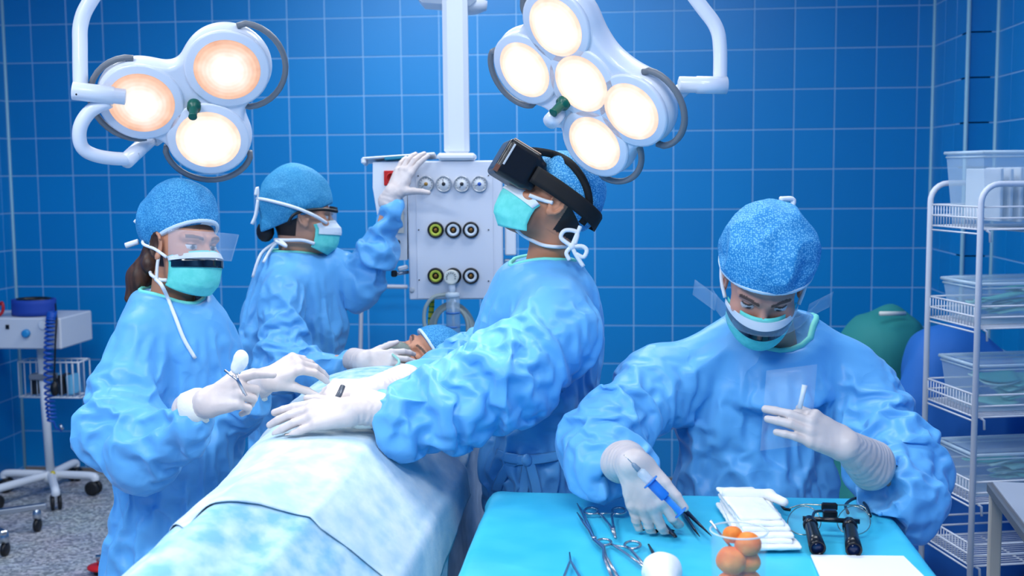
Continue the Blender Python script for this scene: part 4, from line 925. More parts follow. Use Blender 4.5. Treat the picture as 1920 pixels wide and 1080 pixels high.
# ---------------------------------------------------------------- people in gowns
def legs(parent, x, y, ztop, face, sep=0.062, trm=None):
    f = nrm(np.array([face[0], face[1], 0.0])); side = np.array([-f[1], f[0], 0])
    tm = trm or mat('scrub_trousers', (40, 96, 140), 0.7, bump=0.2, bscale=40, bdist=0.004)
    pr = []
    for s in (-1, 1):
        b = np.array([x, y, 0.0])+side*s*sep
        pr += [cap(b+np.array([0, 0, ztop]), b+np.array([0, 0, 0.48]), 0.07, 0.06, 0.03), cap(b+np.array([0, 0, 0.48]), b+np.array([0, 0, 0.1]), 0.065, 0.055, 0.03)]
    v, f_ = sdf(pr, 0.012); link('trousers', mesh_np('trousers', v, f_, tm), parent)
    for s in (-1, 1):
        b = np.array([x, y, 0.0])+side*s*sep; ax = np.array([f, side, [0, 0, 1.]])
        v, f_ = sdf([ell(b+f*0.05+np.array([0, 0, 0.05]), (0.13, 0.048, 0.05), ax, 0.02), cap(b+np.array([0, 0, 0.06]), b+np.array([0, 0, 0.12]), 0.045, 0.04, 0.03), cutp(b+np.array([0, 0, 0.002]), (0, 0, -1), 0.002)], 0.008)
        link('shoe', mesh_np('shoe', v, f_, mat('white_clog', (226, 228, 230), 0.5)), parent)
def bodyprims(neck, chest, hip, arms):
    pr = [cap(neck, chest, 0.05, 0.09, 0.05), cap(chest, hip, 0.1, 0.1, 0.05)]
    for A in arms: pr += [cap(A[i][0], A[i+1][0], 0.03-0.004*i, 0.026-0.004*i, 0.03) for i in range(len(A)-1)]
    return pr

# ---- woman beside the drape with the needle holder ----
w1 = empty('person', (*P(330, 800, 2.98)[:2], 0), 'surgical assistant with ponytail and visor mask holding a needle holder with gauze', 'person')
H1 = Head(P(343, 462, 2.95), V(0.80, -0.06, 0.58), V(0.05, 1, 0.0), 0.97)
A1 = [(P(262, 632, 2.86), 0.078), (P(226, 775, 2.76), 0.098), (P(262, 812, 2.70), 0.082), (P(352, 772, 2.64), 0.058)]
A1b = [(P(392, 622, 3.02), 0.07), (P(436, 742, 2.98), 0.07), (P(474, 726, 2.86), 0.05)]
fx, fy = V(1, 0, 0), V(0, 0, 1); UZ = np.array([0, 0, 1.])
nb1 = P(326, 545, 2.96)
g1 = [cap(P(330, 606, 2.98), P(325, 660, 2.98), 0.07, 0.125, 0.05, wide=(V(1, 0, 0.2), 1.15)), cap(P(325, 640, 2.98), P(328, 800, 2.98), 0.13, 0.142, 0.05, wide=(V(1, 0, 0.2), 1.12)),
      cap(P(328, 800, 2.98), P(328, 1050, 2.98), 0.142, 0.15, 0.06, wide=(V(1, 0, 0.2), 1.1)), cap(P(328, 1050, 2.98), P(328, 1330, 2.98), 0.15, 0.18, 0.06, wide=(V(1, 0, 0.2), 1.1)),
      cap(P(322, 596, 2.98), A1[0][0], 0.055, 0.075, 0.06), cap(P(340, 600, 2.98), A1b[0][0], 0.05, 0.07, 0.06)]
g1 += armprims(A1)+armprims(A1b)
g1 += [cap(P(205, 705, 2.79), P(190, 765, 2.77), 0.045, 0.05, 0.04), cap(P(200, 800, 2.74), P(268, 868, 2.72), 0.04, 0.035, 0.05), cap(P(268, 868, 2.72), P(352, 812, 2.66), 0.03, 0.035, 0.05),
       cap(P(214, 660, 2.83), P(168, 758, 2.77), 0.035, 0.03, 0.03), cap(P(252, 640, 2.8), P(290, 760, 2.72), 0.022, 0.02, 0.03)]
g1 += [ell(H1.w((-0.02, 0, -0.06)), (0.075, 0.065, 0.075), H1.M, 0.02, sub=True), cap(nb1, nb1+UZ*0.12, 0.06, 0.075, 0.01, sub=True)]
NK1 = neck_pts(P(324, 562, 2.96), V(0.8, 0, 0.58), 0.085, 0.08, -0.03, 0.006, 0.01); g1 += neck_prims(NK1)
G1 = make_gown(g1, [(A1, 0.5), (A1b, 0.3)], w1, ztop=P(330, 560, 2.95)[2], neck=np.mean(NK1, 0), fold=dict(seed=11.0))
make_head(H1, P(322, 580, 2.97), w1, (196, 138, 108), extra_prims=bodyprims(P(325, 575, 2.97), P(325, 660, 2.98), P(328, 850, 2.98), [A1, A1b]), gaze=(-0.003, -0.001), brow=(74, 50, 36),
          hair=(62, 40, 28), hairfn=lambda x, y, z: ((x < 0.005) & (z > -0.055)) | (z > 0.045))
legs(w1, *P(328, 900, 2.98)[:2], 0.66, V(1, 0, 0.3))
make_cap(H1, w1, CAPA, c=(-0.026, 0, 0.062), r=(0.115, 0.094, 0.098), zc=0.016, tilt=0.55, amp=0.008, seed=1.3, extra=(ell((-0.012, 0, 0.125), (0.06, 0.055, 0.036), k=0.05),))
hp = [cap(H1.w((-0.085, -0.01, -0.01)), P(262, 520, 2.99), 0.03, 0.03, 0.02), cap(P(262, 520, 2.99), P(243, 560, 2.98), 0.027, 0.012, 0.02), cap(H1.w((-0.09, 0, 0.02)), H1.w((-0.06, -0.05, -0.05)), 0.03, 0.025, 0.02)]
v, f = sdf(hp, 0.004); n_ = vnormals(v, f); v = v+n_*(0.004*(ridged(v*np.array([60, 60, 14]))-0.5))[:, None]
link('ponytail', mesh_np('ponytail', v, f, mat('brown_hair', (84, 54, 38), 0.5, rgb2=(48, 30, 22), nscale=90, stretch=(1, 1, 0.15))), w1)
def visor_mask(H, root, lift=0.0, film=True, white_top=True):
    mk = make_mask(H, root, lift=lift)
    make_mask(H, mk, SMOKE, 0.15, 0.36, 0.93, 0.004, 'dark_band', lift)
    make_mask(H, mk, MASKW, 0.03, 0.15, 0.97, 0.006, 'foam_strip', lift)
    visor(H, mk, 0.04+lift, -0.03+lift, 0.152, 0.136, 1.02, VISOR, 'visor')
    return mk
mk1 = visor_mask(H1, w1)
for s in (-1, 1):
    strap(H1, [(0.036, s*0.077, -0.03), (0.0, s*0.086, -0.012), (-0.05, s*0.086, 0.0), (-0.115, s*0.03, 0.02)], w1, 0.004)
    strap(H1, [(0.036, s*0.073, -0.088), (0.01, s*0.073, -0.088), (-0.03, s*0.07, -0.078), (-0.075, s*0.04, -0.062)], w1, 0.0045)
strap(H1, [(0.012, -0.081, -0.022), (0.008, -0.082, -0.05), (0.005, -0.079, -0.09)], w1, 0.004)
T1 = bvh(G1); q = [H1.w((0.0, -0.078, -0.088)), P(303, 535, 2.84)]+[hit(T1, x, y, 0.009) for x, y in ((316, 562), (330, 598), (345, 636), (366, 672))]; strap(H1, q, w1, 0.0048, local=False)
strap(H1, [(-0.115, -0.03, 0.035), (-0.14, -0.05, 0.06)], w1, 0.005); strap(H1, [(-0.105, -0.06, 0.005), (-0.13, -0.08, -0.008)], w1, 0.007)
def neckring(c, H, r1, r2, tilt, root, fwd): return collar(c, fwd, np.cross(UZ, fwd), r1, r2, root, tilt)
neck_trim(NK1, w1, G1)
# gloved hands
R1 = Hand(P(383, 757, 2.605), V(0.9, 0.33, 0.15), V(-0.22, 0.45, 0.85), 1, [(20, 25, 10), (62, 62, 30), (66, 66, 30), (66, 62, 30)], thumb=((0.55, 0.62, -0.5), -10, -10), sc=0.95)
make_glove(R1, P(352, 770, 2.642), w1, 0.036)
MB().lathe(P(352, 770, 2.632), V(0.92, 0.3, 0.2), [(0.036, -0.004), (0.042, 0.0), (0.044, 0.03), (0.041, 0.042), (0.036, 0.044)], 22).build('glove_cuff', CUFFW, w1)
L1 = Hand(P(502, 712, 2.83), V(0.85, 0.5, 0.0), V(0.05, 0.75, 0.6), -1, [(52, 22, 8), (56, 24, 8), (58, 26, 10), (56, 26, 10)], thumb=((0.8, 0.35, -0.6), -10, -5), sc=0.93)
make_glove(L1, P(474, 726, 2.86), w1, 0.042)
MB().lathe(P(466, 730, 2.865), V(0.9, 0.3, 0.1), [(0.044, -0.004), (0.047, 0.0), (0.046, 0.026), (0.04, 0.04), (0.036, 0.042)], 22).build('glove_cuff', CUFFW, w1)

# ---- woman at the gas panel ----
w2 = empty('person', (*P(550, 700, 3.82)[:2], 0), 'anaesthetist in goggles reaching to the gas panel and holding the oxygen mask', 'person')
H2 = Head(P(566, 405, 3.8), V(0.95, -0.06, -0.26), V(0.06, 1, 0), 0.98)
A2 = [(P(528, 545, 3.68), 0.078), (P(530, 668, 3.56), 0.085), (P(600, 682, 3.5), 0.07), (P(670, 673, 3.46), 0.055)]
A2b = [(P(622, 500, 3.88), 0.082), (P(676, 512, 3.9), 0.078), (P(706, 452, 3.86), 0.066), (P(734, 374, 3.83), 0.047)]
nb2 = P(562, 470, 3.82)
g2 = [cap(P(558, 515, 3.84), P(552, 580, 3.84), 0.07, 0.135, 0.05, wide=(V(1, 0, -0.2), 1.15)), cap(P(552, 570, 3.84), P(556, 720, 3.84), 0.14, 0.145, 0.06, wide=(V(1, 0, -0.2), 1.12)),
      cap(P(556, 720, 3.84), P(548, 1130, 3.84), 0.14, 0.145, 0.06, wide=(V(1, 0, -0.2), 1.05)), cap(P(552, 512, 3.83), A2[0][0], 0.055, 0.075, 0.06), cap(P(570, 510, 3.83), A2b[0][0], 0.055, 0.075, 0.06)]
g2 += armprims(A2)+armprims(A2b)+[cap(P(496, 560, 3.8), P(476, 640, 3.78), 0.06, 0.055, 0.06), cap(P(672, 535, 3.88), P(664, 552, 3.87), 0.045, 0.035, 0.05)]
g2 += [cap(nb2, nb2+UZ*0.12, 0.06, 0.075, 0.01, sub=True)]
NK2 = neck_pts(P(550, 485, 3.82), V(0.95, 0, -0.26), 0.076, 0.075, -0.015, 0.006, 0.008); g2 += neck_prims(NK2)
G2 = make_gown(g2, [(A2, 0.4), (A2b, -0.4)], w2, ztop=P(560, 480, 3.8)[2], neck=np.mean(NK2, 0), fold=dict(seed=23.0))
make_head(H2, P(558, 500, 3.83), w2, (204, 150, 122), extra_prims=bodyprims(P(560, 490, 3.83), P(553, 580, 3.84), P(556, 780, 3.84), [A2, A2b]), gaze=(0, 0),
          hair=(40, 28, 24), hairfn=lambda x, y, z: (x < -0.02) & (z > -0.07) | (z > 0.05))
legs(w2, *P(556, 800, 3.84)[:2], 0.8, V(1, 0, -0.3))
make_cap(H2, w2, CAPC, c=(-0.024, 0, 0.05), r=(0.122, 0.098, 0.108), zc=0.0, tilt=0.5, amp=0.007, seed=5, extra=(ell((-0.03, 0, 0.1), (0.07, 0.06, 0.06), k=0.05), cap((-0.06, 0, -0.02), (-0.08, 0, -0.05), 0.075, 0.055, 0.03)), band=False)
mk = make_mask(H2, w2); make_mask(H2, mk, MASKW, 0.0, 0.42, 0.93, 0.004, 'upper_panel', lift=0.0)
MB().sphere(H2.w((-0.115, 0.0, -0.06)), (0.03, 0.024, 0.034), 14).build('hair_bun', mat('black_hair', (18, 17, 20), 0.5), w2)
go = empty('goggles', H2.w((0.09, 0, 0.01)), 'black framed safety goggles worn by the anaesthetist', 'goggles')
for s in (-1, 1):
    MB().tube(curve([H2.w((0.108, s*0.066, 0.02)), H2.w((0.06, s*0.087, 0.022)), H2.w((0.0, s*0.103, 0.012)), H2.w((-0.035, s*0.104, -0.004)), H2.w((-0.05, s*0.1, -0.03))], 6), [0.0055]*13+[0.005]*12, 8).build('temple', BLK, go)
visor(H2, go, 0.03, -0.018, 0.113, 0.116, 0.72, VISOR, 'lens'); visor(H2, go, 0.036, 0.026, 0.115, 0.116, 0.76, BLK, 'brow_bar', thick=0.004)
strap(H2, [(0.075, -0.072, -0.02), (0.03, -0.1, 0.0), (-0.04, -0.106, 0.022), (-0.12, -0.06, 0.04), (-0.148, -0.01, 0.045)], w2, 0.0055)
strap(H2, [(0.04, -0.076, -0.09), (0.0, -0.074, -0.082), (-0.05, -0.062, -0.085), (-0.085, -0.03, -0.085)], w2, 0.0055)
strap(H2, [(-0.145, -0.015, 0.045), (-0.15, -0.02, 0.08), (-0.155, -0.02, 0.055)], w2, 0.005); strap(H2, [(-0.145, -0.02, 0.04), (-0.15, -0.02, -0.01), (-0.16, -0.02, -0.04)], w2, 0.006)
strap(H2, [(-0.07, -0.06, -0.085), (-0.05, -0.075, -0.105), (-0.085, -0.065, -0.09)], w2, 0.005)
for q in ([P(520, 452, 3.76), P(495, 470, 3.76), P(484, 488, 3.74), P(474, 520, 3.74)], [P(522, 452, 3.75), P(508, 468, 3.75), P(494, 492, 3.72)]): strap(H2, q, w2, 0.005, local=False)
neck_trim(NK2, w2, G2)
R2 = Hand(P(682, 677, 3.38), V(0.96, 0.0, -0.05), V(-0.05, 0.5, 0.86), 1, [(14, 24, 14), (16, 26, 16), (16, 28, 16), (16, 24, 14)], spread=(12, 2, -6, -14), thumb=((0.9, 0.72, -0.2), 8, 6), sc=0.88)
make_glove(R2, P(664, 676, 3.43), w2, 0.034)
L2 = Hand(P(738, 362, 3.82), V(0.42, 0.88, -0.1), V(-0.45, 0.3, 0.9), -1, [(6, 14, 8), (12, 22, 12), (12, 24, 12), (14, 20, 10)], spread=(10, 2, -7, -15), thumb=((0.35, 0.95, -0.05), -5, -5), sc=0.92)
make_glove(L2, P(732, 378, 3.83), w2, 0.038)

# ---- man in the headset ----
vr = empty('person', (*P(1010, 800, 2.95)[:2], 0), 'surgeon in blue gown wearing a black virtual reality headset and mint mask', 'person')
H3 = Head(P(1036, 380, 2.86), V(-0.84, 0.5, 0.14), V(0.5, 0.86, 0.0), 0.94)
A3_ = [(P(1045, 592, 2.74), 0.105), (P(945, 684, 2.66), 0.112), (P(845, 734, 2.62), 0.098), (P(766, 758, 2.585), 0.082)]
A3b = [(P(1000, 570, 3.08), 0.085), (P(880, 670, 3.02), 0.09), (P(800, 705, 2.86), 0.075), (P(752, 720, 2.75), 0.05)]
nb3 = P(1022, 478, 2.9)
wd = V(0.1, 0, 1)
g3 = [cap(P(1030, 545, 2.92), P(1026, 600, 2.93), 0.075, 0.125, 0.05, wide=(wd, 1.3)), cap(P(1024, 580, 2.93), P(1010, 700, 2.93), 0.135, 0.125, 0.06, wide=(wd, 1.3)),
      cap(P(1010, 700, 2.93), P(996, 830, 2.93), 0.12, 0.11, 0.06, wide=(wd, 1.35)), cap(P(996, 830, 2.93), P(1008, 1320, 2.93), 0.112, 0.13, 0.06, wide=(wd, 1.3)),
      cap(P(1035, 535, 2.92), A3_[0][0], 0.055, 0.09, 0.06), cap(P(1010, 540, 2.94), A3b[0][0], 0.06, 0.085, 0.08),
      cap(P(1098, 540, 2.86), P(1092, 680, 2.88), 0.045, 0.03, 0.03), cap(P(960, 520, 2.93), P(930, 600, 2.9), 0.04, 0.06, 0.06)]
g3 += armprims(A3_, 0.05)+armprims(A3b)
g3 += [cap(P(768, 802, 2.6), P(880, 772, 2.62), 0.03, 0.03, 0.06), cap(P(742, 735, 2.62), P(760, 800, 2.58), 0.05, 0.045, 0.03), cap(P(748, 748, 2.59), P(744, 792, 2.59), 0.04, 0.035, 0.025)]
g3 += [cap(nb3+V(0.0, 0.0, 0), nb3+UZ*0.12, 0.063, 0.08, 0.01, sub=True)]
NK3 = neck_pts(P(1014, 508, 2.91), V(-1, 0, 0.1), 0.088, 0.082, -0.012, 0.016, 0.0); g3 += neck_prims(NK3)
G3 = make_gown(g3, [(A3_, 0.5), (A3b, 0.3)], vr, ztop=P(1030, 500, 2.9)[2], neck=np.mean(NK3, 0), fold=dict(seed=37.0), fit=rest_on_drape)
B3 = make_head(H3, P(1020, 520, 2.92), vr, (194, 132, 100), extra_prims=bodyprims(P(1022, 500, 2.92), P(1020, 600, 2.93), P(1000, 850, 2.93), [A3_, A3b]), stubble=(104, 74, 60),
          hair=(28, 22, 20), hairfn=lambda x, y, z: ((x < -0.03) & (z > -0.062) & (z < 0.06)) | ((x < 0.022) & (x > -0.03) & (z > 0.012) & (np.abs(y) > 0.04)))
legs(vr, *P(1000, 900, 2.93)[:2], 0.8, V(-1, 0, 0))
K3 = make_cap(H3, vr, CAPB, c=(-0.014, 0, 0.052), r=(0.104, 0.09, 0.094), zc=0.026, tilt=0.5, amp=0.005, seed=8, band=False, extra=(ell((-0.075, 0, 0.01), (0.035, 0.05, 0.055), k=0.04),))
make_mask(H3, vr); make_mask(H3, vr, MASKW, 0.0, 0.24, 0.97, 0.003, 'upper_panel')
TB3 = bvh(B3)
for q in ([(992, 366), (1008, 372), (1024, 377), (1036, 380)], [(968, 430), (982, 442), (1000, 452), (1020, 460), (1045, 463), (1070, 462)]):
    MB().tube(curve([hit(TB3, x, y, 0.004, 2.8) for x, y in q], 6), 0.0048, 8).build('strap', STRAP, vr)
kx, ky = 1072, 462
for q in ([(kx, ky), (1052, 446), (1060, 432), (1082, 436), (1078, 458)], [(kx, ky), (1085, 432), (1088, 424)], [(kx, ky), (1092, 462), (1100, 470), (1094, 482), (1080, 476)], [(kx, ky), (1080, 478), (1094, 500)], [(kx, ky), (1062, 474), (1068, 488)]):
    strap(H3, [P(x, y, 2.80) for x, y in q], vr, 0.0052, local=False)
MB().sphere(P(kx, ky, 2.80), 0.009).build('strap_knot', STRAP, vr)
neck_trim(NK3, vr, G3)
# waist tie with a bow
TIE = MATS['gown_blue']; T3 = bvh(G3)
wpt = lambda x, y, d=2.735: P(x, y, d)
for q in ([(1090, 842), (1040, 856), (1000, 862), (985, 862)], [(985, 862), (960, 868), (938, 900), (930, 922)], [(990, 864), (984, 900), (978, 940)], [(992, 864), (1002, 900), (1010, 940)], [(975, 862), (950, 858), (930, 850)]):
    laid(T3, q, 0.0125, 'waist_tie', TIE, vr, 0.005, flat=(fw, 0.2), dflt=2.8)
MB().sphere(hit(T3, 988, 863), (0.014, 0.012, 0.016), 10).build('tie_knot', TIE, vr)
# headset
hs = empty('vr_headset', H3.w((0.13, 0, 0.02)), 'black virtual reality headset worn by the surgeon looking up', 'headset')
axh = H3.M
v, f = sdf([rbox(H3.w((0.136, 0, 0.032)), (0.045, 0.082, 0.047), axh, 0.013), rbox(H3.w((0.09, 0, 0.03)), (0.02, 0.075, 0.04), axh, 0.01, 0.01), ell(H3.w((0.045, 0, 0.02)), (0.062, 0.07, 0.1), axh, 0.004, sub=True)], 0.0035)
link('housing', mesh_np('housing', v, f, mat('headset_black', (17, 18, 22), 0.3)), hs)
MB().box(H3.w((0.136, 0, 0.0825)), (0.074, 0.14, 0.004), axh, 0.0015).build('top_plate', mat('headset_beige', (190, 160, 136), 0.45), hs)
MB().box(H3.w((0.168, 0.0885, 0.04)), (0.005, 0.002, 0.055), axh, 0.0008).build('edge_line', mat('pale_line', (200, 205, 210), 0.3), hs)
MB().box(H3.w((0.178, 0.0885, -0.005)), (0.012, 0.002, 0.018), axh, 0.0008).build('side_button', mat('brown_button', (120, 76, 58), 0.4), hs)
for s in (-1, 1):
    q = curve([H3.w((0.09, s*0.088, 0.03)), H3.w((0.02, s*0.097, 0.028)), H3.w((-0.06, s*0.092, 0.022)), H3.w((-0.108, s*0.062, 0.016)), H3.w((-0.13, s*0.0, 0.012))], 7)
    MB().tube(q, 0.021, 10, flat=(H3.L, 0.18) if False else None).build('side_strap', mat('strap_black', (12, 12, 14), 0.7), hs) if False else MB().sheet([[p+H3.U*h*np.interp(i/len(q), [0, 1], [1.0, 0.9]) for h in (-0.021, -0.01, 0.0, 0.01, 0.021)] for i, p in enumerate(q)], 0.004).build('side_strap', mat('strap_black', (12, 12, 14), 0.7), hs)
TK3 = bvh(K3)
q = curve([hit(TK3, x, y, 0.006, 2.79) for x, y in ((990, 283), (1010, 284), (1040, 290), (1066, 303), (1086, 325), (1100, 352), (1105, 382), (1098, 408), (1090, 420))], 5)
MB().sheet([[p+nrm(np.cross(fw, q[min(i+1, len(q)-1)]-q[max(i-1, 0)]))*h for h in (-0.009, 0.0, 0.009)] for i, p in enumerate(q)], 0.005).build('crown_strap', MATS['strap_black'], hs)
# hands on the drape
R3 = Hand(P(664, 770, 2.54), V(-0.98, -0.08, 0.08), V(0.05, 0.78, 0.62), -1, [(8, 8, 5), (12, 12, 8), (14, 14, 8), (14, 14, 8)], spread=(4, 1, -2, -5), thumb=((0.75, 0.6, -0.2), 10, 8), sc=1.0)
make_glove(R3, P(706, 768, 2.56), vr, 0.036, fit=rest_on_drape)
MB().lathe(P(722, 767, 2.565), V(-1, 0.0, 0.0), [(0.030, -0.004), (0.034, 0.0), (0.043, 0.03), (0.044, 0.06), (0.041, 0.072), (0.036, 0.074)], 24).build('glove_cuff', CUFFW, vr)
L3 = Hand(P(694, 733, 2.66), V(-0.97, -0.04, 0.05), V(0.15, 0.8, 0.6), 1, [(34, 34, 18), (40, 40, 20), (42, 44, 22), (42, 44, 22)], thumb=((0.75, 0.5, -0.45), 5, 5), sc=1.0)
make_glove(L3, P(760, 718, 2.76), vr, 0.043, fit=rest_on_drape)

# ---- assistant at the instrument table ----
fr = empty('person', (*P(1415, 800, 2.9)[:2], 0), 'assistant bowed over the instrument table holding a syringe in one hand', 'person')
H4 = Head(P(1432, 524, 2.60), V(-0.14, -0.75, 0.65), V(-0.02, 0.65, 0.75), 1.02)
A4 = [(P(1232, 695, 2.78), 0.098), (P(1124, 800, 2.58), 0.088), (P(1140, 842, 2.48), 0.07), (P(1180, 868, 2.42), 0.056)]
A4b = [(P(1602, 700, 2.8), 0.1), (P(1690, 850, 2.6), 0.1), (P(1690, 905, 2.5), 0.085), (P(1632, 872, 2.44), 0.058)]
nb4 = P(1455, 605, 2.76)
wx = V(1, 0, 0)
g4 = [cap(P(1445, 625, 2.8), P(1418, 720, 2.86), 0.075, 0.14, 0.06, wide=(wx, 1.35)), cap(P(1418, 720, 2.86), P(1412, 900, 2.86), 0.142, 0.14, 0.06, wide=(wx, 1.4)), cap(P(1412, 900, 2.86), P(1412, 1330, 2.86), 0.14, 0.16, 0.06, wide=(wx, 1.25)),
      cap(P(1440, 628, 2.8), A4[0][0], 0.07, 0.09, 0.08), cap(P(1450, 628, 2.8), A4b[0][0], 0.07, 0.09, 0.08)]
g4 += armprims(A4, 0.05)+armprims(A4b, 0.05)
g4 += [cap(P(1082, 785, 2.58), P(1096, 860, 2.5), 0.03, 0.03, 0.04), cap(P(1100, 872, 2.5), P(1150, 896, 2.44), 0.024, 0.022, 0.04), cap(P(1720, 850, 2.56), P(1762, 908, 2.5), 0.045, 0.016, 0.04), cap(P(1712, 925, 2.48), P(1712, 962, 2.46), 0.06, 0.02, 0.05),
       cap(P(1592, 892, 2.36), P(1662, 942, 2.37), 0.014, 0.024, 0.05), cap(P(1200, 830, 2.5), P(1240, 890, 2.46), 0.03, 0.02, 0.05)]
g4 += [cap(nb4, nb4+UZ*0.1+V(0, 0, 0.08), 0.065, 0.085, 0.01, sub=True), cap(P(1632, 872, 2.44), P(1590, 850, 2.40), 0.05, 0.062, 0.008, sub=True), cap(P(1182, 872, 2.42), P(1205, 890, 2.38), 0.045, 0.06, 0.008, sub=True)]
NK4 = neck_pts(P(1452, 636, 2.80), V(-0.1, 0, 1), 0.1, 0.108, -0.04, 0.008, 0.02); g4 += neck_prims(NK4)
G4 = make_gown(g4, [(A4, 0.5), (A4b, -0.5)], fr, ztop=P(1440, 620, 2.8)[2], neck=np.mean(NK4, 0), fold=dict(seed=51.0), fit=rest_on_table)
make_head(H4, P(1450, 660, 2.82), fr, (206, 150, 130), extra_prims=bodyprims(P(1448, 640, 2.8), P(1425, 720, 2.86), P(1412, 950, 2.86), [A4, A4b]), gaze=(0, -0.004), brow=(56, 42, 36))
legs(fr, *P(1412, 900, 2.86)[:2], 0.8, V(0, 0, 1))
make_cap(H4, fr, CAPB, c=(-0.02, 0, 0.058), r=(0.122, 0.104, 0.098), zc=0.034, tilt=0.3, amp=0.018, seed=14, extra=(ell((0.0, 0.0, 0.12), (0.075, 0.07, 0.04), k=0.05),))
visor_mask(H4, fr)
for s in (-1, 1):
    MB().sheet([[H4.w((0.05-0.03*a, s*(0.098+0.05*a), -0.01-0.05*b+0.012*a)) for b in np.linspace(0, 1, 5)] for a in np.linspace(0, 1, 6)], 0.0008).build('visor_wing', VISOR, fr)
    strap(H4, [(0.036, s*0.079, -0.03), (0.0, s*0.09, -0.01), (-0.05, s*0.092, 0.01)], fr, 0.0042)
strap(H4, [(-0.12, 0.04, 0.08), (-0.15, 0.05, 0.1), (-0.14, 0.02, 0.11)], fr, 0.006)
neck_trim(NK4, fr, G4, r=0.0078)
R4 = Hand(P(1188, 868, 2.31), V(0.30, -0.94, 0.05), V(-0.30, 0.1, 0.95), 1, [(16, 34, 22), (14, 18, 10), (12, 16, 10), (12, 14, 8)], spread=(10, 2, -2, -5), thumb=((0.85, 0.5, 0.15), 6, 4), sc=0.98)
make_glove(R4, P(1170, 866, 2.40), fr, 0.044, fit=rest_on_table)
L4 = Hand(P(1588, 836, 2.36), V(-0.86, 0.44, 0.12), V(0.15, 0.42, 0.9), -1, [(52, 22, 8), (18, 16, 8), (14, 16, 8), (12, 14, 8)], spread=(-2, 1, 0, -2), thumb=((0.85, 0.35, -0.55), -6, -6), sc=0.95)
make_glove(L4, P(1634, 872, 2.43), fr, 0.048)
# ---------------------------------------------------------------- wire shelf rack with boxes
RACK = mat('rack_white_coat', (214, 218, 228), 0.4)
zN = [P(1833, y, 3.66)[2] for y in (430, 617, 787, 955, 1078)]
N0 = P(1833, 600, 3.66)[:2]; F0 = P(1739, 600, 3.98)[:2]; ZT = P(1833, 345, 3.66)[2]; inn = nrm(np.append(F0-N0, 0)); rr = np.array([inn[1], -inn[0], 0]); RW = 0.44
rk = empty('wire_rack', (N0[0]+0.2, N0[1]+0.15, 0), 'white wire rack with five basket shelves beside the draped machines', 'rack')
def p3(b, z, off=0.0): return np.array([b[0], b[1], z])+rr*off
for b in (N0, F0):
    pts = [p3(b, 0), p3(b, ZT-0.06)]+[p3(b, ZT-0.06+0.06*math.sin(a), 0.06*(1-math.cos(a))) for a in np.linspace(0.2, math.pi/2, 6)]
    pts += [p3(b, ZT-0.06+0.06*math.cos(a), RW-0.06+0.06*math.sin(a)) for a in np.linspace(0, math.pi/2, 6)]+[p3(b, 0, RW)]
    MB().tube(pts, 0.0095, 10).build('post_frame', RACK, rk)
for z in zN:
    c = [p3(N0, z, 0.004), p3(N0, z, RW-0.004), p3(F0, z, RW-0.004), p3(F0, z, 0.004)]; up = np.array([0, 0, 1.])
    mb = MB()
    for h in (0.0, 0.035, 0.07):
        for i in range(4): mb.bar(c[i]+up*h, c[(i+1) % 4]+up*h, 0.0032 if h else 0.0028, n=6)
    MB_ = mb.build('basket_rim', RACK, rk)
    mb = MB()
    for i in range(17):
        t = (i+0.5)/17
        for s, e in ((c[0], c[3]), (c[1], c[2])): q = s+(e-s)*t; mb.bar(q, q+up*0.07, 0.0018, n=5)
        mb.bar(c[0]+(c[3]-c[0])*t, c[1]+(c[2]-c[1])*t, 0.0018, n=5)
    for t in (0.0, 0.5, 1.0):
        a = c[0]+(c[1]-c[0])*t; b2 = c[3]+(c[2]-c[3])*t; mb.bar(a-up*0.014, b2-up*0.014, 0.003, n=6)
    mb.build('wire_grid', RACK, rk)
    mb = MB().tube([p3(N0, z-0.002, 0.02), p3(N0, z-0.01, 0.032), p3(N0, z-0.04, 0.034)], 0.004, 6); mb.build('shelf_hook', RACK, rk)
TOTE = mat('tote_clear', (196, 222, 240), 0.2, alpha=0.34, spec=0.6); TOTEE = mat('tote_edge', (205, 228, 244), 0.25, alpha=0.6)
POUCH = [mat('pouch_mint_%d' % i, c, 0.55, bump=0.3, bscale=50, bdist=0.004) for i, c in enumerate([(150, 222, 214), (112, 205, 196), (196, 236, 230), (90, 190, 186)])]
def tote(z, h, o0, o1, lab, lid=True):
    c0 = p3(N0, z+0.005)+inn*0.045; L_, D_2 = o1-o0, 0.235
    base = c0+rr*(o0+L_/2)+inn*D_2/2; t = empty('storage_box', base, lab, 'storage box')
    def ring(zz, g): return [base+rr*sx*(L_/2+g)+inn*sy*(D_2/2+g)+up*zz for sx, sy in ((-1, -1), (1, -1), (1, 1), (-1, 1))]
    a, b = ring(0.0, -0.018), ring(h, 0.0)
    MB().add(a+b, [(3, 2, 1, 0)]+[(i, (i+1) % 4, (i+1) % 4+4, i+4) for i in range(4)], False).build('box_body', TOTE, t)
    mb = MB()
    for q, g, r in ((h, 0.003, 0.006), (h-0.014, 0.0, 0.003)):
        e = ring(q, g)
        for i in range(4): mb.bar(e[i], e[(i+1) % 4], r, n=6)
    mb.build('rim', TOTEE, t)
    if lid: e = ring(h+0.006, -0.004); e2 = ring(h+0.012, -0.03); MB().add(e+e2, [(4, 5, 6, 7)]+[(i, (i+1) % 4, (i+1) % 4+4, i+4) for i in range(4)], False).build('lid', TOTE, t)
    return base, L_, D_2
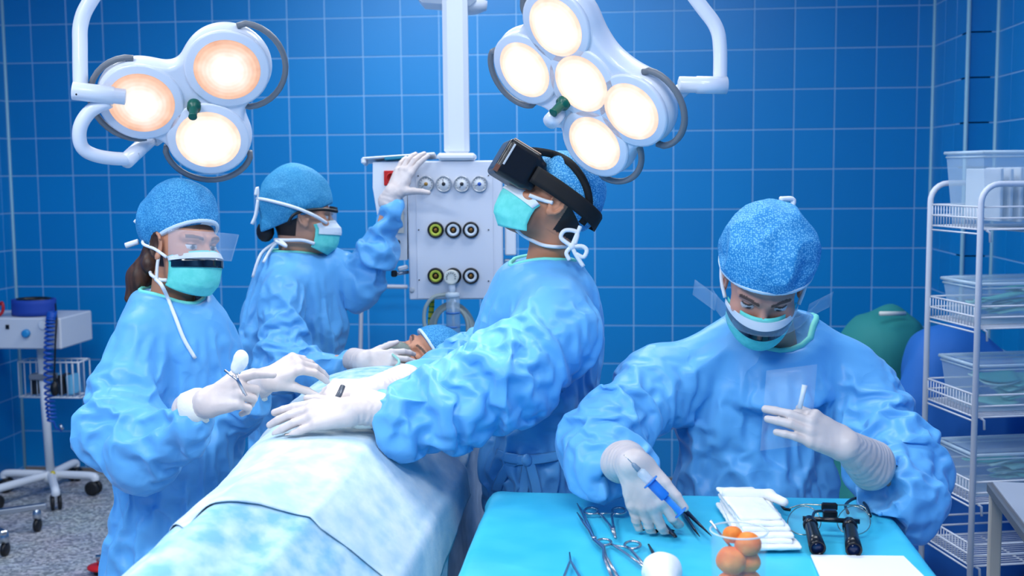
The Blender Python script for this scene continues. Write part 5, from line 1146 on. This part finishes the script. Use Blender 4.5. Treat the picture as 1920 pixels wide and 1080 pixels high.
def pouch(c, a, w_, l_, m, lab, b0, ph):      # the pouches of one box lie on each other and share its waves
    X = rr*math.cos(a)+inn*math.sin(a); Y = np.cross(up, X); G = []
    for u in np.linspace(0, 1, 9):
        row = []
        for v_ in np.linspace(0, 1, 8):
            q = c+X*w_*(u-0.5)+Y*l_*(v_-0.5); e, g = (q-b0)@rr, (q-b0)@inn
            row.append(q+up*(0.009*math.sin(26*e+ph)+0.007*math.sin(38*g+2*ph)))
        G.append(row)
    o = MB().sheet(G, 0.005).build('sterile_pouch', m); tag(o, lab, 'pouch', 'sterile pouches in the boxes of the wire rack'); return o
b_, L_, D_2 = tote(zN[0], 0.235, 0.03, 0.42, 'tall clear tote with upright white papers on the top rack shelf', False)
for i in range(9):
    c = b_+rr*(-0.13+0.034*i)+inn*(-0.01)+up*0.1; h_ = 0.16+0.02*random.random()
    o = MB().box(c, (0.012, 0.18, h_), (nrm(rr+inn*0.1), nrm(inn-rr*0.1), up), 0.002).build('paper_pack', mat('paper_white', (216, 226, 236), 0.7)); tag(o, 'white paper pack standing upright in the tall clear tote', 'paper pack', 'paper packs in the tall tote')
for z, h, lab, bl in ((zN[1], 0.13, 'clear lidded box of mint pouches on the second rack shelf', 'second'), (zN[2], 0.15, 'clear lidded box of mint pouches on the third rack shelf', 'third'), (zN[3], 0.14, 'clear lidded box of mint pouches on the fourth rack shelf', 'fourth')):
    b_, L_, D_2 = tote(z, h, 0.0+0.03, 0.41, lab)
    for i in range(8):
        pouch(b_+rr*random.uniform(-0.085, 0.085)+inn*random.uniform(-0.018, 0.018)+up*(0.024+i*0.0105), random.uniform(-0.25, 0.25), 0.13, 0.1, POUCH[i % 4], 'crinkled mint sterile pouch in the clear box on the %s rack shelf' % bl, b_, len(bl)*1.3)
# draped machines behind
def draped(label, prims, m, seed, amp=0.02, res=0.011, name='draped_machine'):
    v, f = sdf(prims+[cutp((0, 0, 0.01), (0, 0, -1), 0.004)], res); n = vnormals(v, f)
    d = amp*(ridged(warp(v, 4, 0.1)*np.array([7, 7, 1.6])+seed)-0.6)+amp*0.8*(worley(v*np.array([6, 6, 4])+seed)**2-0.3); d[v[:, 2] < 0.03] = 0
    o = link(name, mesh_np(name, v+n*d[:, None], f, m)); tag(o, label, 'draped machine'); return o
TEAL = mat('teal_cloth', (36, 132, 130), 0.75, bump=0.2, bscale=30, bdist=0.004); NAVY = mat('royal_blue_cloth', (30, 104, 186), 0.7, bump=0.2, bscale=30, bdist=0.004)
dt = 4.9
draped('machine under a teal cloth standing between the tiled wall and wire rack', [ell(P(1655, 650, dt), (0.17, 0.17, 0.13), None, 0.05), cap(P(1655, 665, dt), P(1650, 790, dt), 0.14, 0.17, 0.1), cap(P(1650, 790, dt), np.append(P(1650, 790, dt)[:2], 0.1), 0.17, 0.2, 0.1), cap(P(1668, 592, dt), P(1668, 610, dt), 0.03, 0.08, 0.08)], TEAL, 3.0)
o = MB().tube([P(1650, 588, dt-0.16), P(1697, 588, dt-0.12)], 0.009, 8).build('plastic_stick', mat('cream_plastic', (220, 222, 214), 0.4)); tag(o, 'short cream plastic stick lying on the teal cloth', 'stick')
db = 4.45
draped('machine under a royal blue cloth standing behind the wire rack', [rbox(P(1800, 740, db), (0.2, 0.16, 0.17), None, 0.1, 0.05), ell(P(1780, 660, db), (0.14, 0.14, 0.1), None, 0.08), cap(P(1730, 760, db-0.05), np.append(P(1725, 900, db-0.05)[:2], 0.2), 0.09, 0.13, 0.1), cap(P(1830, 780, db), np.append(P(1830, 900, db)[:2], 0.2), 0.16, 0.2, 0.1)], NAVY, 9.0)
# small side table with monitor
st_z = 0.80; c0 = on_z(1850, 903, st_z); e1 = nrm(np.append((on_z(1930, 1010, st_z)-c0)[:2], 0)); e2 = np.array([-e1[1], e1[0], 0])
stt = empty('side_table', np.append((c0+e1*0.25+e2*0.25)[:2], 0), 'small side table with grey metal edge and beige legs near the rack', 'table')
ctr = c0+e1*0.3+e2*0.24
MB().box(ctr-up*0.015, (0.6, 0.48, 0.028), (e1, e2, up), 0.004).build('top_edge', mat('aluminium_edge', (120, 124, 130), 0.4, metal=0.5), stt)
MB().box(ctr+up*0.0015, (0.575, 0.455, 0.006), (e1, e2, up), 0.001).build('top_panel', mat('grey_laminate', (168, 176, 190), 0.45), stt)
for a in (0.02, 0.58):
    for b in (0.02, 0.46): q = c0+e1*a+e2*b; MB().box((q[0], q[1], (st_z-0.03)/2), (0.03, 0.03, st_z-0.03), (e1, e2, up), 0.003).build('leg', mat('beige_leg', (196, 190, 178), 0.5), stt)
dv = empty('monitor_unit', ctr+e2*0.05, 'pale grey bedside unit on the small side table', 'device')
MB().box(ctr+e2*0.1+e1*0.02+up*0.058, (0.3, 0.2, 0.07), (e1, e2, up), 0.012).build('case', mat('device_grey', (206, 208, 212), 0.45), dv); MB().box(ctr+e2*0.1+e1*0.02+up*0.0145, (0.26, 0.16, 0.02), (e1, e2, up), 0.006).build('foot', BLK, dv)
o = MB().tube(curve([c0+e1*0.5+e2*0.06+up*0.019, c0+e1*0.3+e2*0.09+up*0.019, c0+e1*0.14+e2*0.12+up*0.019, c0+e1*0.1+e2*0.2+up*0.021, c0+e1*0.165+e2*0.3+up*0.04], 8), 0.014, 8).build('power_cable', BLK); tag(o, 'thick black cable looped on the small side table', 'cable')

# ---------------------------------------------------------------- monitor cart at the tiled corner
pb = on_z(95, 892, 0.09); dc = float((pb-CAM)@fw); xb, yb = pb[0], pb[1]
ct = empty('equipment_cart', (xb, yb, 0), 'white five-legged cart with metal box and wire basket in the tiled corner', 'cart')
CW = mat('cart_white', (222, 226, 232), 0.4)
pole_top = P(72, 655, dc)[2]
MB().bar((xb, yb, 0.1), (xb-0.02, yb, pole_top+0.01), 0.021, n=14).build('pole', CW, ct)
MB().lathe((xb, yb, 0.07), up, [(0.05, 0), (0.05, 0.03), (0.03, 0.045)], 18).build('hub', CW, ct)
MB().lathe((xb+0.035, yb-0.04, 0.115), V(0, 0, 1), [(0.012, 0), (0.012, 0.01)], 12).build('yellow_plug', mat('yellow_plug', (210, 190, 40), 0.4), ct)
wheels = [(172, 910), (105, 938), (-12, 938), (20, 905), (125, 892)]
for x, y in wheels:
    q = on_z(x, y, 0.05); q = np.array([q[0], q[1], 0.0]); e = q-np.array([xb, yb, 0]); l = np.linalg.norm(e[:2]); e = e/l; l = min(max(l, 0.24), 0.34)
    q = np.array([xb, yb, 0])+e*l
    MB().tube(curve([np.array([xb, yb, 0.098]), np.array([xb, yb, 0.1])+e*l*0.5, q+up*0.098, q+e*0.012+up*0.075], 5), 0.02, 10).build('leg', CW, ct)
    sd = np.array([-e[1], e[0], 0])
    cs = MB()
    for s in (-1, 1): cs.lathe(q+sd*s*0.017+up*0.038-sd*0.009, sd, [(0.026, 0), (0.037, 0.003), (0.037, 0.016), (0.026, 0.019)], 18)
    cs.build('caster', mat('caster_black', (26, 27, 30), 0.5), ct)
yf = yb-0.17; fr_ = P(114, 625, (yf-CAM[1])/ray(114, 625)[1]); zt = P(114, 597, (yf)/ray(114, 597)[1])[2]; zb = P(114, 655, (yf)/ray(114, 655)[1])[2]; xr_ = fr_[0]
BW = 0.5
MB().box((xr_-BW/2, yf+0.17, (zt+zb)/2), (BW, 0.34, zt-zb), None, 0.006).build('metal_box', mat('metal_box_grey', (205, 210, 218), 0.4), ct)
fp = lambda x, y, o=0.0: CAM+ray(x, y)*(yf-o)/ray(x, y)[1]
MB().lathe(fp(50, 625), (0, -1, 0), [(0.021, 0), (0.019, 0.018), (0.012, 0.02)], 18).build('blue_knob', mat('knob_blue', (40, 140, 200), 0.35), ct)
MB().lathe(fp(80, 610), (0, -1, 0), [(0.022, 0), (0.022, 0.006), (0.017, 0.007)], 18).build('dial', mat('dial_white2', (224, 228, 232), 0.4), ct)
MB().box(fp(14, 613), (0.018, 0.006, 0.022)).build('switch', BLK, ct)
# wire basket on the pole
bw = P(38, 680, dc-0.02); bz0 = P(40, 745, dc-0.02)[2]; bz1 = P(40, 678, dc-0.02)[2]; bx0 = P(36, 700, dc-0.02)[0]; bx1 = P(155, 700, dc-0.02)[0]; by0, by1 = yb-0.02+0.03, yb+0.13
bs = MB()
for z in (bz0, bz1):
    for q in (((bx0, by0), (bx1, by0)), ((bx1, by0), (bx1, by1)), ((bx1, by1), (bx0, by1)), ((bx0, by1), (bx0, by0))): bs.bar((*q[0], z), (*q[1], z), 0.004, n=6)
for i in range(11):
    x = bx0+(bx1-bx0)*i/10
    for y in (by0, by1): bs.bar((x, y, bz0), (x, y, bz1), 0.0028, n=5)
    bs.bar((x, by0, bz0), (x, by1, bz0), 0.0028, n=5)
bs.build('wire_basket', CW, ct)
MB().box((xb-0.01, yb-0.005, (bz0+bz1)/2+0.02), (0.13, 0.06, 0.03), None, 0.006).build('basket_clamp', mat('clamp_grey', (120, 128, 140), 0.4), ct)
for i in range(5):
    c = np.array([bx0+(bx1-bx0)*(0.2+0.15*i), (by0+by1)/2+0.005, bz0+0.06]); o = MB().box(c, (0.036, 0.095, 0.1), (nrm(np.array([1, 0, 0.06])), np.array([0, 1., 0]), nrm(np.array([-0.06, 0, 1.]))), 0.006).build('supply_pack', mat('pack_sky' if i % 3 else 'pack_dark', (110, 190, 226) if i % 3 else (30, 34, 44), 0.6))
    tag(o, ('sky blue supply pack in the cart basket' if i % 3 else 'dark supply pouch in the cart basket'), 'pack', 'packs in the cart basket')
# blood pressure cuff, coiled hose, bulb
cf = empty('pressure_cuff', P(68, 585, dc-0.1), 'rolled blue and black blood pressure cuff lying on the metal box', 'pressure cuff')
cc = np.array([P(68, 575, dc-0.1)[0], yf+0.13, zt])
G = []
for i in range(30):
    a = 2*math.pi*i/29*0.97+0.4; G.append([cc+np.array([0.098*math.cos(a), 0.08*math.sin(a), 0.004+h]) for h in (0.0, 0.02, 0.055, 0.078)])
MB().sheet(G, 0.012).build('cuff_body', mat('cuff_blue', (24, 66, 160), 0.7), cf)
MB().sheet([[q[0]*0.0+(cc+(q[k]-cc)*np.array([1.04, 1.04, 1])) for k in (0, 1)] for q in G], 0.004).build('lower_trim', BLK, cf)
MB().sheet([[(cc+(q[k]-cc)*np.array([0.86, 0.86, 1.06])) for k in (2, 3)] for q in G], -0.01).build('lining', BLK, cf)
hb = empty('coiled_hose', fp(96, 600, 0.03), 'blue coiled pressure hose with black bulb hanging off the metal box', 'hose')
path = [fp(98, 585, 0.012), fp(95, 600, 0.03), fp(92, 640, 0.035), fp(91, 690, 0.04), fp(93, 750, 0.04), fp(98, 790, 0.04)]; pc = curve(path, 12); tl = []
nturn = 26
for i in range(nturn*8):
    t = i/(nturn*8)*(len(pc)-1); k = int(t); p_ = pc[k]+(pc[min(k+1, len(pc)-1)]-pc[k])*(t-k); a = 2*math.pi*i/8
    tl.append(p_+np.array([0.021*math.cos(a), 0.021*math.sin(a), 0]))
tl += [fp(104, 802, 0.03), fp(116, 808, 0.03)]
MB().tube(tl, 0.0055, 6).build('coil', mat('hose_blue', (20, 82, 176), 0.35), hb)
MB().tube(curve([fp(104, 570, -0.1), fp(106, 600, 0.02), fp(104, 640, 0.04), fp(102, 700, 0.05)], 8), 0.0045, 6).build('thin_tube', BLK, hb)
v_, f_ = sdf([ell(fp(103, 729, 0.055), (0.022, 0.022, 0.036), None, 0.01), cap(fp(103, 712, 0.055), fp(102, 700, 0.055), 0.009, 0.006, 0.01)], 0.004); link('bulb', mesh_np('bulb', v_, f_, BLK), hb)
MB().tube([fp(112, 796, 0.03), fp(118, 805, 0.03)], 0.008, 8).build('metal_tip', STEEL, hb)
rdm = mat('red_cable', (170, 24, 40), 0.45)
o = MB().tube(curve([np.array([xr_-0.47, yf+0.1, zt+0.008]), np.array([xr_-0.39, yf+0.08, zt+0.03]), np.array([xr_-0.33, yf+0.06, zt+0.07]), np.array([xr_-0.34, yf+0.05, zt+0.01]), np.array([xr_-0.48, yf+0.03, zt+0.008])], 6), 0.008, 8).build('red_cable', rdm); tag(o, 'looped red cable lying beside the pressure cuff', 'cable')
# chrome base at the left and red pedal
sb = on_z(78, 985, 0.0); sl = empty('instrument_stand', (sb[0]-0.3, sb[1]-0.1, 0), 'chrome wheeled stand foot standing on the floor near the cart', 'stand')
bar_a, bar_b = on_z(86, 948, 0.115), on_z(-60, 968, 0.115)
MB().box((bar_a+bar_b)/2, (np.linalg.norm(bar_b-bar_a), 0.035, 0.025), (nrm(bar_b-bar_a), nrm(np.cross(up, bar_b-bar_a)), up), 0.004).build('foot_bar', STEEL, sl)
for q in (bar_a+nrm(bar_b-bar_a)*0.04, bar_b-nrm(bar_b-bar_a)*0.01, on_z(8, 1000, 0.1)):
    MB().lathe((q[0], q[1], 0.06), up, [(0.018, 0), (0.02, 0.02), (0.016, 0.045), (0.01, 0.05)], 14).build('caster_fork', STEEL, sl)
    MB().lathe((q[0]-0.011, q[1], 0.03), (1, 0, 0), [(0.02, 0), (0.03, 0.003), (0.03, 0.019), (0.02, 0.022)], 16).build('caster', BLK, sl)
MB().bar(bar_b+up*0.01, np.array([bar_b[0], bar_b[1], 1.0]), 0.012).build('upright', STEEL, sl)
q8 = on_z(8, 1000, 0.115); MB().box((q8+bar_b)/2, (np.linalg.norm(q8-bar_b), 0.03, 0.02), (nrm(q8-bar_b), nrm(np.cross(up, q8-bar_b)), up), 0.004).build('foot_arm', STEEL, sl)
pq = on_z(190, 1062, 0.03); pd = empty('foot_pedal', np.append(pq[:2], 0), 'round red foot pedal with steel rod beside the gowned woman', 'pedal')
MB().lathe((pq[0], pq[1], 0.0), up, [(0.03, 0), (0.034, 0.02), (0.02, 0.024)], 18).build('base', BLK, pd)
MB().lathe((pq[0], pq[1], 0.022), up, [(0.05, 0), (0.056, 0.004), (0.054, 0.012), (0.035, 0.015)], 26).build('red_disc', mat('pedal_red', (200, 22, 26), 0.35), pd)
MB().tube([(pq[0]-0.005, pq[1], 0.035), (pq[0]-0.02, pq[1], 0.07), (pq[0]+0.2, pq[1]+0.02, 0.075)], 0.009, 8).build('rod', STEEL, pd)
MB().box((pq[0]+0.1, pq[1]-0.01, 0.02), (0.12, 0.08, 0.035), None, 0.008).build('switch_block', BLK, pd)
# ---------------------------------------------------------------- instruments and supplies on the cyan drape
ZI = TZ+0.006
def tp(x, y, h=0.004): return on_z(x, y, ZI+h)
INS = mat('instrument_steel', (196, 194, 200), 0.22, metal=1.0); GUN = mat('gunmetal', (52, 58, 70), 0.3, metal=0.8)
def ring_h(cx, cy, rx, ry, ang, parent):
    c = tp(cx, cy); a = tp(cx+rx, cy)-c; b = tp(cx, cy-ry)-c; pts = []
    for i in range(20):
        t = 2*math.pi*i/20; pts.append(c+a*math.cos(t)+b*math.sin(t))
    return MB().tube(pts, 0.0028, 8, closed=True).build('finger_ring', INS, parent)
def shank(pts, parent, r=0.0026, name='shank', h=0.004, r2=None):
    q = [tp(x, y, h) for x, y in pts]; n = len(q); return MB().tube(q, list(np.linspace(r, r2 or r, n)), 8).build(name, INS, parent)
a = empty('artery_clamp', tp(1150, 990, -0.003), 'small closed steel clamp with two finger rings by the gloved hand', 'clamp')
ring_h(1109, 958, 13, 6, 0, a); ring_h(1161, 958, 13, 6, 0, a)
shank([(1122, 963), (1127, 965), (1143, 985), (1155, 1009)], a); shank([(1149, 963), (1147, 967), (1150, 985), (1154, 1008)], a, h=0.0075)
shank([(1117, 963), (1148, 963)], a, 0.0018, 'ratchet'); MB().box(tp(1150, 992, 0.006), (0.008, 0.02, 0.009), None, 0.002).build('box_joint', INS, a)
a = empty('needle_driver', tp(1112, 1005, -0.003), 'long steel scissors with open pointed blades lying on the cyan drape', 'scissors')
for k, q in enumerate(([(1082, 944), (1092, 962), (1104, 988), (1114, 1012), (1131, 1024), (1136, 1044), (1163, 1090)], [(1082, 961), (1094, 980), (1106, 996), (1115, 1014), (1132, 1030), (1132, 1046), (1152, 1092)])):
    pts = [tp(x, y, 0.004+0.003*k) for x, y in q]; MB().tube(pts, [0.0012, 0.0032, 0.0046, 0.004, 0.0034, 0.0032, 0.0032], 8).build('blade_arm', INS, a)
MB().lathe(tp(1114, 1013, 0.004), up, [(0.005, 0), (0.005, 0.007), (0.003, 0.008)], 12).build('pivot', INS, a)
a = empty('artery_clamp', tp(1185, 1040, -0.003), 'steel clamp with spread finger rings tucked under the white swab', 'clamp')
ring_h(1132, 1017, 14, 6, 0, a); ring_h(1186, 1022, 15, 7, 0, a)
shank([(1146, 1020), (1152, 1023), (1182, 1044), (1214, 1068)], a); shank([(1176, 1026), (1182, 1030), (1198, 1048), (1212, 1066)], a, h=0.0075); shank([(1150, 1022), (1174, 1026)], a, 0.0018, 'ratchet')
a = empty('dissecting_scissors', tp(1068, 1060, -0.003), 'steel scissors with slim pointed tip beside the longer scissors', 'scissors')
shank([(1068, 1036), (1069, 1052), (1056, 1085), (1050, 1100)], a, 0.0016, 'blade_arm', r2=0.0034); shank([(1068, 1037), (1070, 1052), (1087, 1082), (1094, 1098)], a, 0.0016, 'blade_arm', h=0.008, r2=0.0034)
o = MB().tube([tp(1216, 1021, 0.003), tp(1224, 1036, 0.003), tp(1240, 1068, 0.004)], [0.002, 0.0034, 0.003], 8).build('steel_probe', GUN); tag(o, 'dark steel probe with its end under the white swab', 'probe')
v, f = sdf([ell(tp(1241, 1066, 0.022), (0.032, 0.034, 0.024), None, 0.02), cap(tp(1241, 1075, 0.02), tp(1246, 1110, 0.018), 0.026, 0.02, 0.03)], 0.003)
WGZ = mat('gauze_white', (238, 240, 242), 0.9, bump=0.4, bscale=160, bdist=0.002)
n = vnormals(v, f); o = link('gauze_swab', mesh_np('gauze_swab', v+n*(0.003*(noise(v*60)-0.5))[:, None], f, WGZ)); tag(o, 'rounded white gauze swab resting over the clamp and probe', 'swab')
G = []
q = [(1228, 968), (1240, 979), (1252, 992), (1262, 1003), (1267, 1008)]; wd_ = [0.0035, 0.0042, 0.0045, 0.0048, 0.003]
for (x, y), w_ in zip(q, wd_):
    c = tp(x, y, 0.003); s = nrm(np.cross(up, tp(1264, 1007)-tp(1232, 974))); G.append([c-s*w_, c, c+s*w_])
o = MB().sheet(G, 0.0025).build('steel_spatula', GUN); tag(o, 'flat dark steel spatula under the gloved fingertips', 'spatula')
a = empty('tweezers', tp(1295, 975, -0.003), 'black pointed tweezers with slightly open tips', 'tweezers')
for k, q in enumerate(([(1272, 946), (1288, 972), (1300, 990), (1312, 1006)], [(1272, 946), (1290, 962), (1310, 982), (1334, 1005)])):
    MB().tube([tp(x, y, 0.004+0.004*k) for x, y in q], [0.0036, 0.0046, 0.0032, 0.0008], 8).build('prong', GUN, a)
MB().sphere(tp(1272, 946, 0.006), (0.005, 0.006, 0.004), 10).build('joint', GUN, a)
# gauze stack
A_, B_, C_c, D_d = tp(1366, 946), tp(1456, 946), tp(1488, 1024), tp(1380, 1036)
gs = empty('gauze_stack', (A_+B_+C_c+D_d)/4, 'folded stack of white gauze compresses on the cyan drape', 'gauze')
ex = nrm(B_-A_); ey = np.cross(up, ex); wx_ = np.linalg.norm(((B_+C_c)-(A_+D_d))/2); wy_ = abs(((C_c+D_d)/2-(A_+B_)/2)@ey); cg = (A_+B_+C_c+D_d)/4
for i in range(6):
    sc = 1.0-0.05*i; c = cg+up*(0.002+0.0068*i)+ex*random.uniform(-0.006, 0.006)-ex*0.003*i+ey*(0.006*i)+ey*random.uniform(-0.004, 0.004)
    an = random.uniform(-0.08, 0.08); X = ex*math.cos(an)+ey*math.sin(an); Y = np.cross(up, X)
    v, f = sdf([rbox(c, (wx_/2*sc, wy_/2*sc, 0.0044), np.array([X, Y, up]), 0.0042)], 0.0034); n = vnormals(v, f)
    v = v+up*(0.004*(noise(v*28+i)-0.5))[:, None]+n*(0.002*(noise(v*70)-0.5))[:, None]; link('compress', mesh_np('compress', v, f, WGZ), gs)
v, f = sdf([cap(cg+up*0.043-ex*0.05+ey*0.08, cg+up*0.045+ex*0.035+ey*0.07, 0.012, 0.01, 0.01), cap(cg+up*0.042+ex*0.035+ey*0.07, cg+up*0.042+ex*0.055+ey*0.02, 0.01, 0.009, 0.01)], 0.003)
link('rolled_fold', mesh_np('rolled_fold', v, f, WGZ), gs)
# glass with orange swabs
gb = on_z(1384, 1128, TZ+0.004); hz = 0.0
for k in range(400):
    if pix(gb+up*hz)[1] <= 995: break
    hz += 0.0005
GR = 0.047
gl = empty('glass_beaker', gb, 'clear glass beaker filled with orange soaked cotton balls', 'beaker')
MB().lathe(gb, up, [(GR*0.9, 0.0), (GR*0.94, 0.004), (GR, hz-0.002), (GR+0.001, hz), (GR-0.001, hz+0.001), (GR-0.003, hz-0.002), (GR*0.9, 0.007), (0.001, 0.007)], 36).build('glass_wall', mat('beaker_glass', (236, 244, 246), 0.03, alpha=0.07, spec=0.8), gl)
MB().tube([gb+up*hz+np.array([GR*math.cos(2*math.pi*i/36), GR*math.sin(2*math.pi*i/36), 0]) for i in range(36)], 0.0016, 8, closed=True).build('rim', mat('glass_rim', (225, 236, 238), 0.05, alpha=0.6, spec=0.8), gl)
ORG = mat('iodine_orange', (232, 112, 30), 0.65, rgb2=(244, 146, 62), nscale=40, bump=0.5, bscale=120, bdist=0.002)
for i, (x, y, z, r) in enumerate([(-0.014, -0.008, 0.03, 0.024), (0.017, 0.008, 0.03, 0.023), (-0.012, -0.006, 0.066, 0.0255), (0.016, 0.004, 0.062, 0.021), (0.014, -0.004, 0.092, 0.021), (-0.01, 0.008, 0.104, 0.0165)]):
    z = min(z*hz/0.112, 0.2); v, f = sdf([ell(gb+np.array([x, y, z]), (r, r*0.95, r*0.9), None, 0.0)], 0.003); n = vnormals(v, f)
    o = link('cotton_ball', mesh_np('cotton_ball', v+n*(0.003*(noise(v*70+i)-0.5)+0.003*(noise(v*30)-0.5))[:, None], f, ORG)); tag(o, 'orange soaked cotton ball inside the glass beaker', 'cotton ball', 'cotton balls in the beaker')
o = MB().tube([gb+up*(hz+0.012)+np.array([-0.046, 0.012, 0]), gb+up*(hz-0.01)+np.array([-0.03, 0.01, 0]), gb+up*(hz-0.03)+np.array([-0.012, 0.004, 0])], 0.0022, 8).build('wire_loop', INS); tag(o, 'thin steel wire sticking out of the beaker', 'wire')
# paper
q = [on_z(x, y, TZ+0.004) for x, y in ((1520, 1043), (1694, 1045), (1760, 1110), (1550, 1112))]
o = MB().add(q+[p_+up*0.003 for p_ in q], [(3, 2, 1, 0), (4, 5, 6, 7)]+[(i, (i+1) % 4, (i+1) % 4+4, i+4) for i in range(4)], False).build('paper_sheet', mat('paper_bright', (238, 240, 242), 0.7)); tag(o, 'blank white paper sheet lying beside the beaker', 'paper')
# magnifying loupes
lp = empty('loupe_glasses', tp(1556, 985, -0.003), 'wire rimmed spectacles with two black magnifying barrels on the drape', 'loupes')
LB = mat('loupe_black', (18, 20, 26), 0.2); hB = 0.016
for (x0, y0), (x1, y1) in (((1517, 976), (1533, 1028)), ((1592, 979), (1601, 1031))):
    A0, A1_ = tp(x0, y0, 0.03), tp(x1, y1, 0.012); ax = nrm(A1_-A0); L0 = np.linalg.norm(A1_-A0)
    b = MB().lathe(A0, ax, [(0.008, -0.006), (0.0115, 0.0), (0.0125, L0*0.3), (0.0145, L0*0.75), (0.0155, L0), (0.012, L0+0.001), (0.012, L0-0.006)], 22).build('barrel', LB, lp)
    MB().lathe(A0, ax, [(0.0118, L0-0.004), (0.0118, L0-0.002)], 20).build('objective', mat('coated_glass', (20, 40, 80), 0.05), b)
    MB().lathe(A0, ax, [(0.0135, L0*0.12), (0.0145, L0*0.14), (0.0145, L0*0.2), (0.0135, L0*0.22)], 20).build('focus_ring', LB, b)
MB().tube([tp(1505, 972, 0.034), tp(1612, 978, 0.034)], 0.005, 8).build('bridge_bar', LB, lp)
MB().box(tp(1556, 966, 0.03), (0.028, 0.018, 0.022), None, 0.003).build('hinge_block', LB, lp); MB().box(tp(1555, 950, 0.03), (0.032, 0.012, 0.016), None, 0.003).build('mount_block', LB, lp)
MB().tube(curve([tp(1543, 958, 0.03), tp(1528, 960, 0.036), tp(1523, 972, 0.036)], 5), 0.003, 6).build('cable_arm', LB, lp)
GOLD = mat('wire_rim', (206, 196, 180), 0.2, metal=1.0)
for cx in (1508, 1601):
    pts = []
    for i in range(24):
        t = 2*math.pi*i/24; x = cx+31*math.cos(t)*(1-0.12*math.sin(t)); y = 976-27*math.sin(t); pts.append(tp(x, y, 0.004+0.022*(0.5+0.5*math.sin(t))))
    MB().tube(pts, 0.0011, 6, closed=True).build('lens_rim', GOLD, lp)
    MB().add([tp(cx, 976, 0.014)]+pts, [(0, 1+i, 1+(i+1) % 24) for i in range(24)]).build('lens', mat('spectacle_glass', (225, 238, 240), 0.02, alpha=0.08, spec=0.8), lp)
MB().tube(curve([tp(1480, 953, 0.02), tp(1507, 946, 0.026), tp(1541, 947, 0.03), tp(1568, 947, 0.03), tp(1616, 949, 0.026), tp(1630, 966, 0.016)], 6), 0.0016, 6).build('brow_wire', GOLD, lp)
for q in ([(1632, 968), (1624, 948), (1606, 934), (1586, 946), (1590, 962)], [(1482, 956), (1468, 952), (1458, 930), (1450, 940)]):
    MB().tube(curve([tp(x, y, 0.01) for x, y in q], 5), 0.0034, 6).build('temple', LB, lp)

# ---------------------------------------------------------------- things held in gloved hands
BLUEP = mat('syringe_blue', (40, 130, 230), 0.25, alpha=0.85); CLR = mat('syringe_clear', (220, 235, 246), 0.08, alpha=0.35, spec=0.8)
sy = empty('syringe', P(1225, 915, 2.24), 'syringe with blue plunger pointing up from the gloved hand', 'syringe')
s0, s1 = P(1170, 853, 2.25), P(1277, 962, 2.235); sx_ = nrm(s1-s0); LS = np.linalg.norm(s1-s0)
MB().bar(s0, s0+sx_*LS*0.16, 0.0008, n=6).build('needle', INS, sy)
MB().lathe(s0, sx_, [(0.002, LS*0.14), (0.0045, LS*0.17), (0.0055, LS*0.26), (0.003, LS*0.28)], 12).build('needle_hub', mat('hub_grey', (120, 140, 160), 0.3), sy)
MB().lathe(s0, sx_, [(0.004, LS*0.26), (0.0098, LS*0.3), (0.0098, LS*0.46), (0.008, LS*0.47)], 16).build('clear_barrel', CLR, sy)
MB().lathe(s0, sx_, [(0.0098, LS*0.46), (0.0105, LS*0.47), (0.0105, LS*0.72), (0.0095, LS*0.73)], 16).build('blue_barrel', BLUEP, sy)
MB().lathe(s0, sx_, [(0.017, LS*0.46), (0.017, LS*0.475)], 18).build('flange', BLUEP, sy)
MB().lathe(s0, sx_, [(0.006, LS*0.7), (0.006, LS*0.985), (0.0145, LS*0.986), (0.0145, LS*1.0), (0.01, LS*1.005)], 18).build('plunger', BLUEP, sy)
po = empty('peel_pouch', P(1480, 780, 2.36), 'clear film pouch with small white tube pinched by the raised hand', 'pouch')
pq_ = [[P(1425+u*95+12*v_, 845-v_*150+u*(-12), 2.392+0.008*math.sin(4*u+2*v_)) for v_ in np.linspace(0, 1, 9)] for u in np.linspace(0, 1, 9)]
MB().sheet(pq_, 0.0008).build('film', mat('clear_film', (225, 238, 250), 0.12, alpha=0.09, spec=0.8), po)
MB().tube([P(1499, 766, 2.345), P(1505, 740, 2.35), P(1509, 722, 2.35)], [0.0052, 0.005, 0.0056], 10).build('tube', mat('tube_milk', (225, 232, 240), 0.3, alpha=0.8), po)
sc = empty('scalpel', P(630, 740, 2.60), 'grey handled scalpel held upright between gloved fingers over the drape', 'scalpel')
MB().tube([P(643, 724, 2.62), P(636, 740, 2.605), P(628, 752, 2.59), P(619, 762, 2.585)], [0.006, 0.0065, 0.0055, 0.003], 8).build('handle', mat('scalpel_grey', (84, 92, 104), 0.35, metal=0.5), sc)
MB().tube([P(620, 760, 2.585), P(612, 772, 2.58)], [0.003, 0.0008], 6).build('blade', INS, sc)
nh = empty('needle_holder', P(448, 715, 2.56), 'steel needle holder gripping a white gauze ball in the gloved hand', 'needle holder')
for q in ([(458, 738), (444, 712), (421, 694)], [(462, 742), (446, 712), (442, 696)]):
    MB().tube([P(x, y, 2.555) for x, y in q], 0.0028, 8).build('arm', INS, nh)
v, f = sdf([ell(P(452, 675, 2.555), (0.017, 0.017, 0.022), None, 0.01), ell(P(443, 690, 2.555), (0.012, 0.012, 0.014), None, 0.01)], 0.0028); n = vnormals(v, f)
o = link('gauze_ball', mesh_np('gauze_ball', v+n*(0.003*(noise(v*70)-0.5))[:, None], f, WGZ)); tag(o, 'white gauze ball held in the needle holder', 'gauze ball')
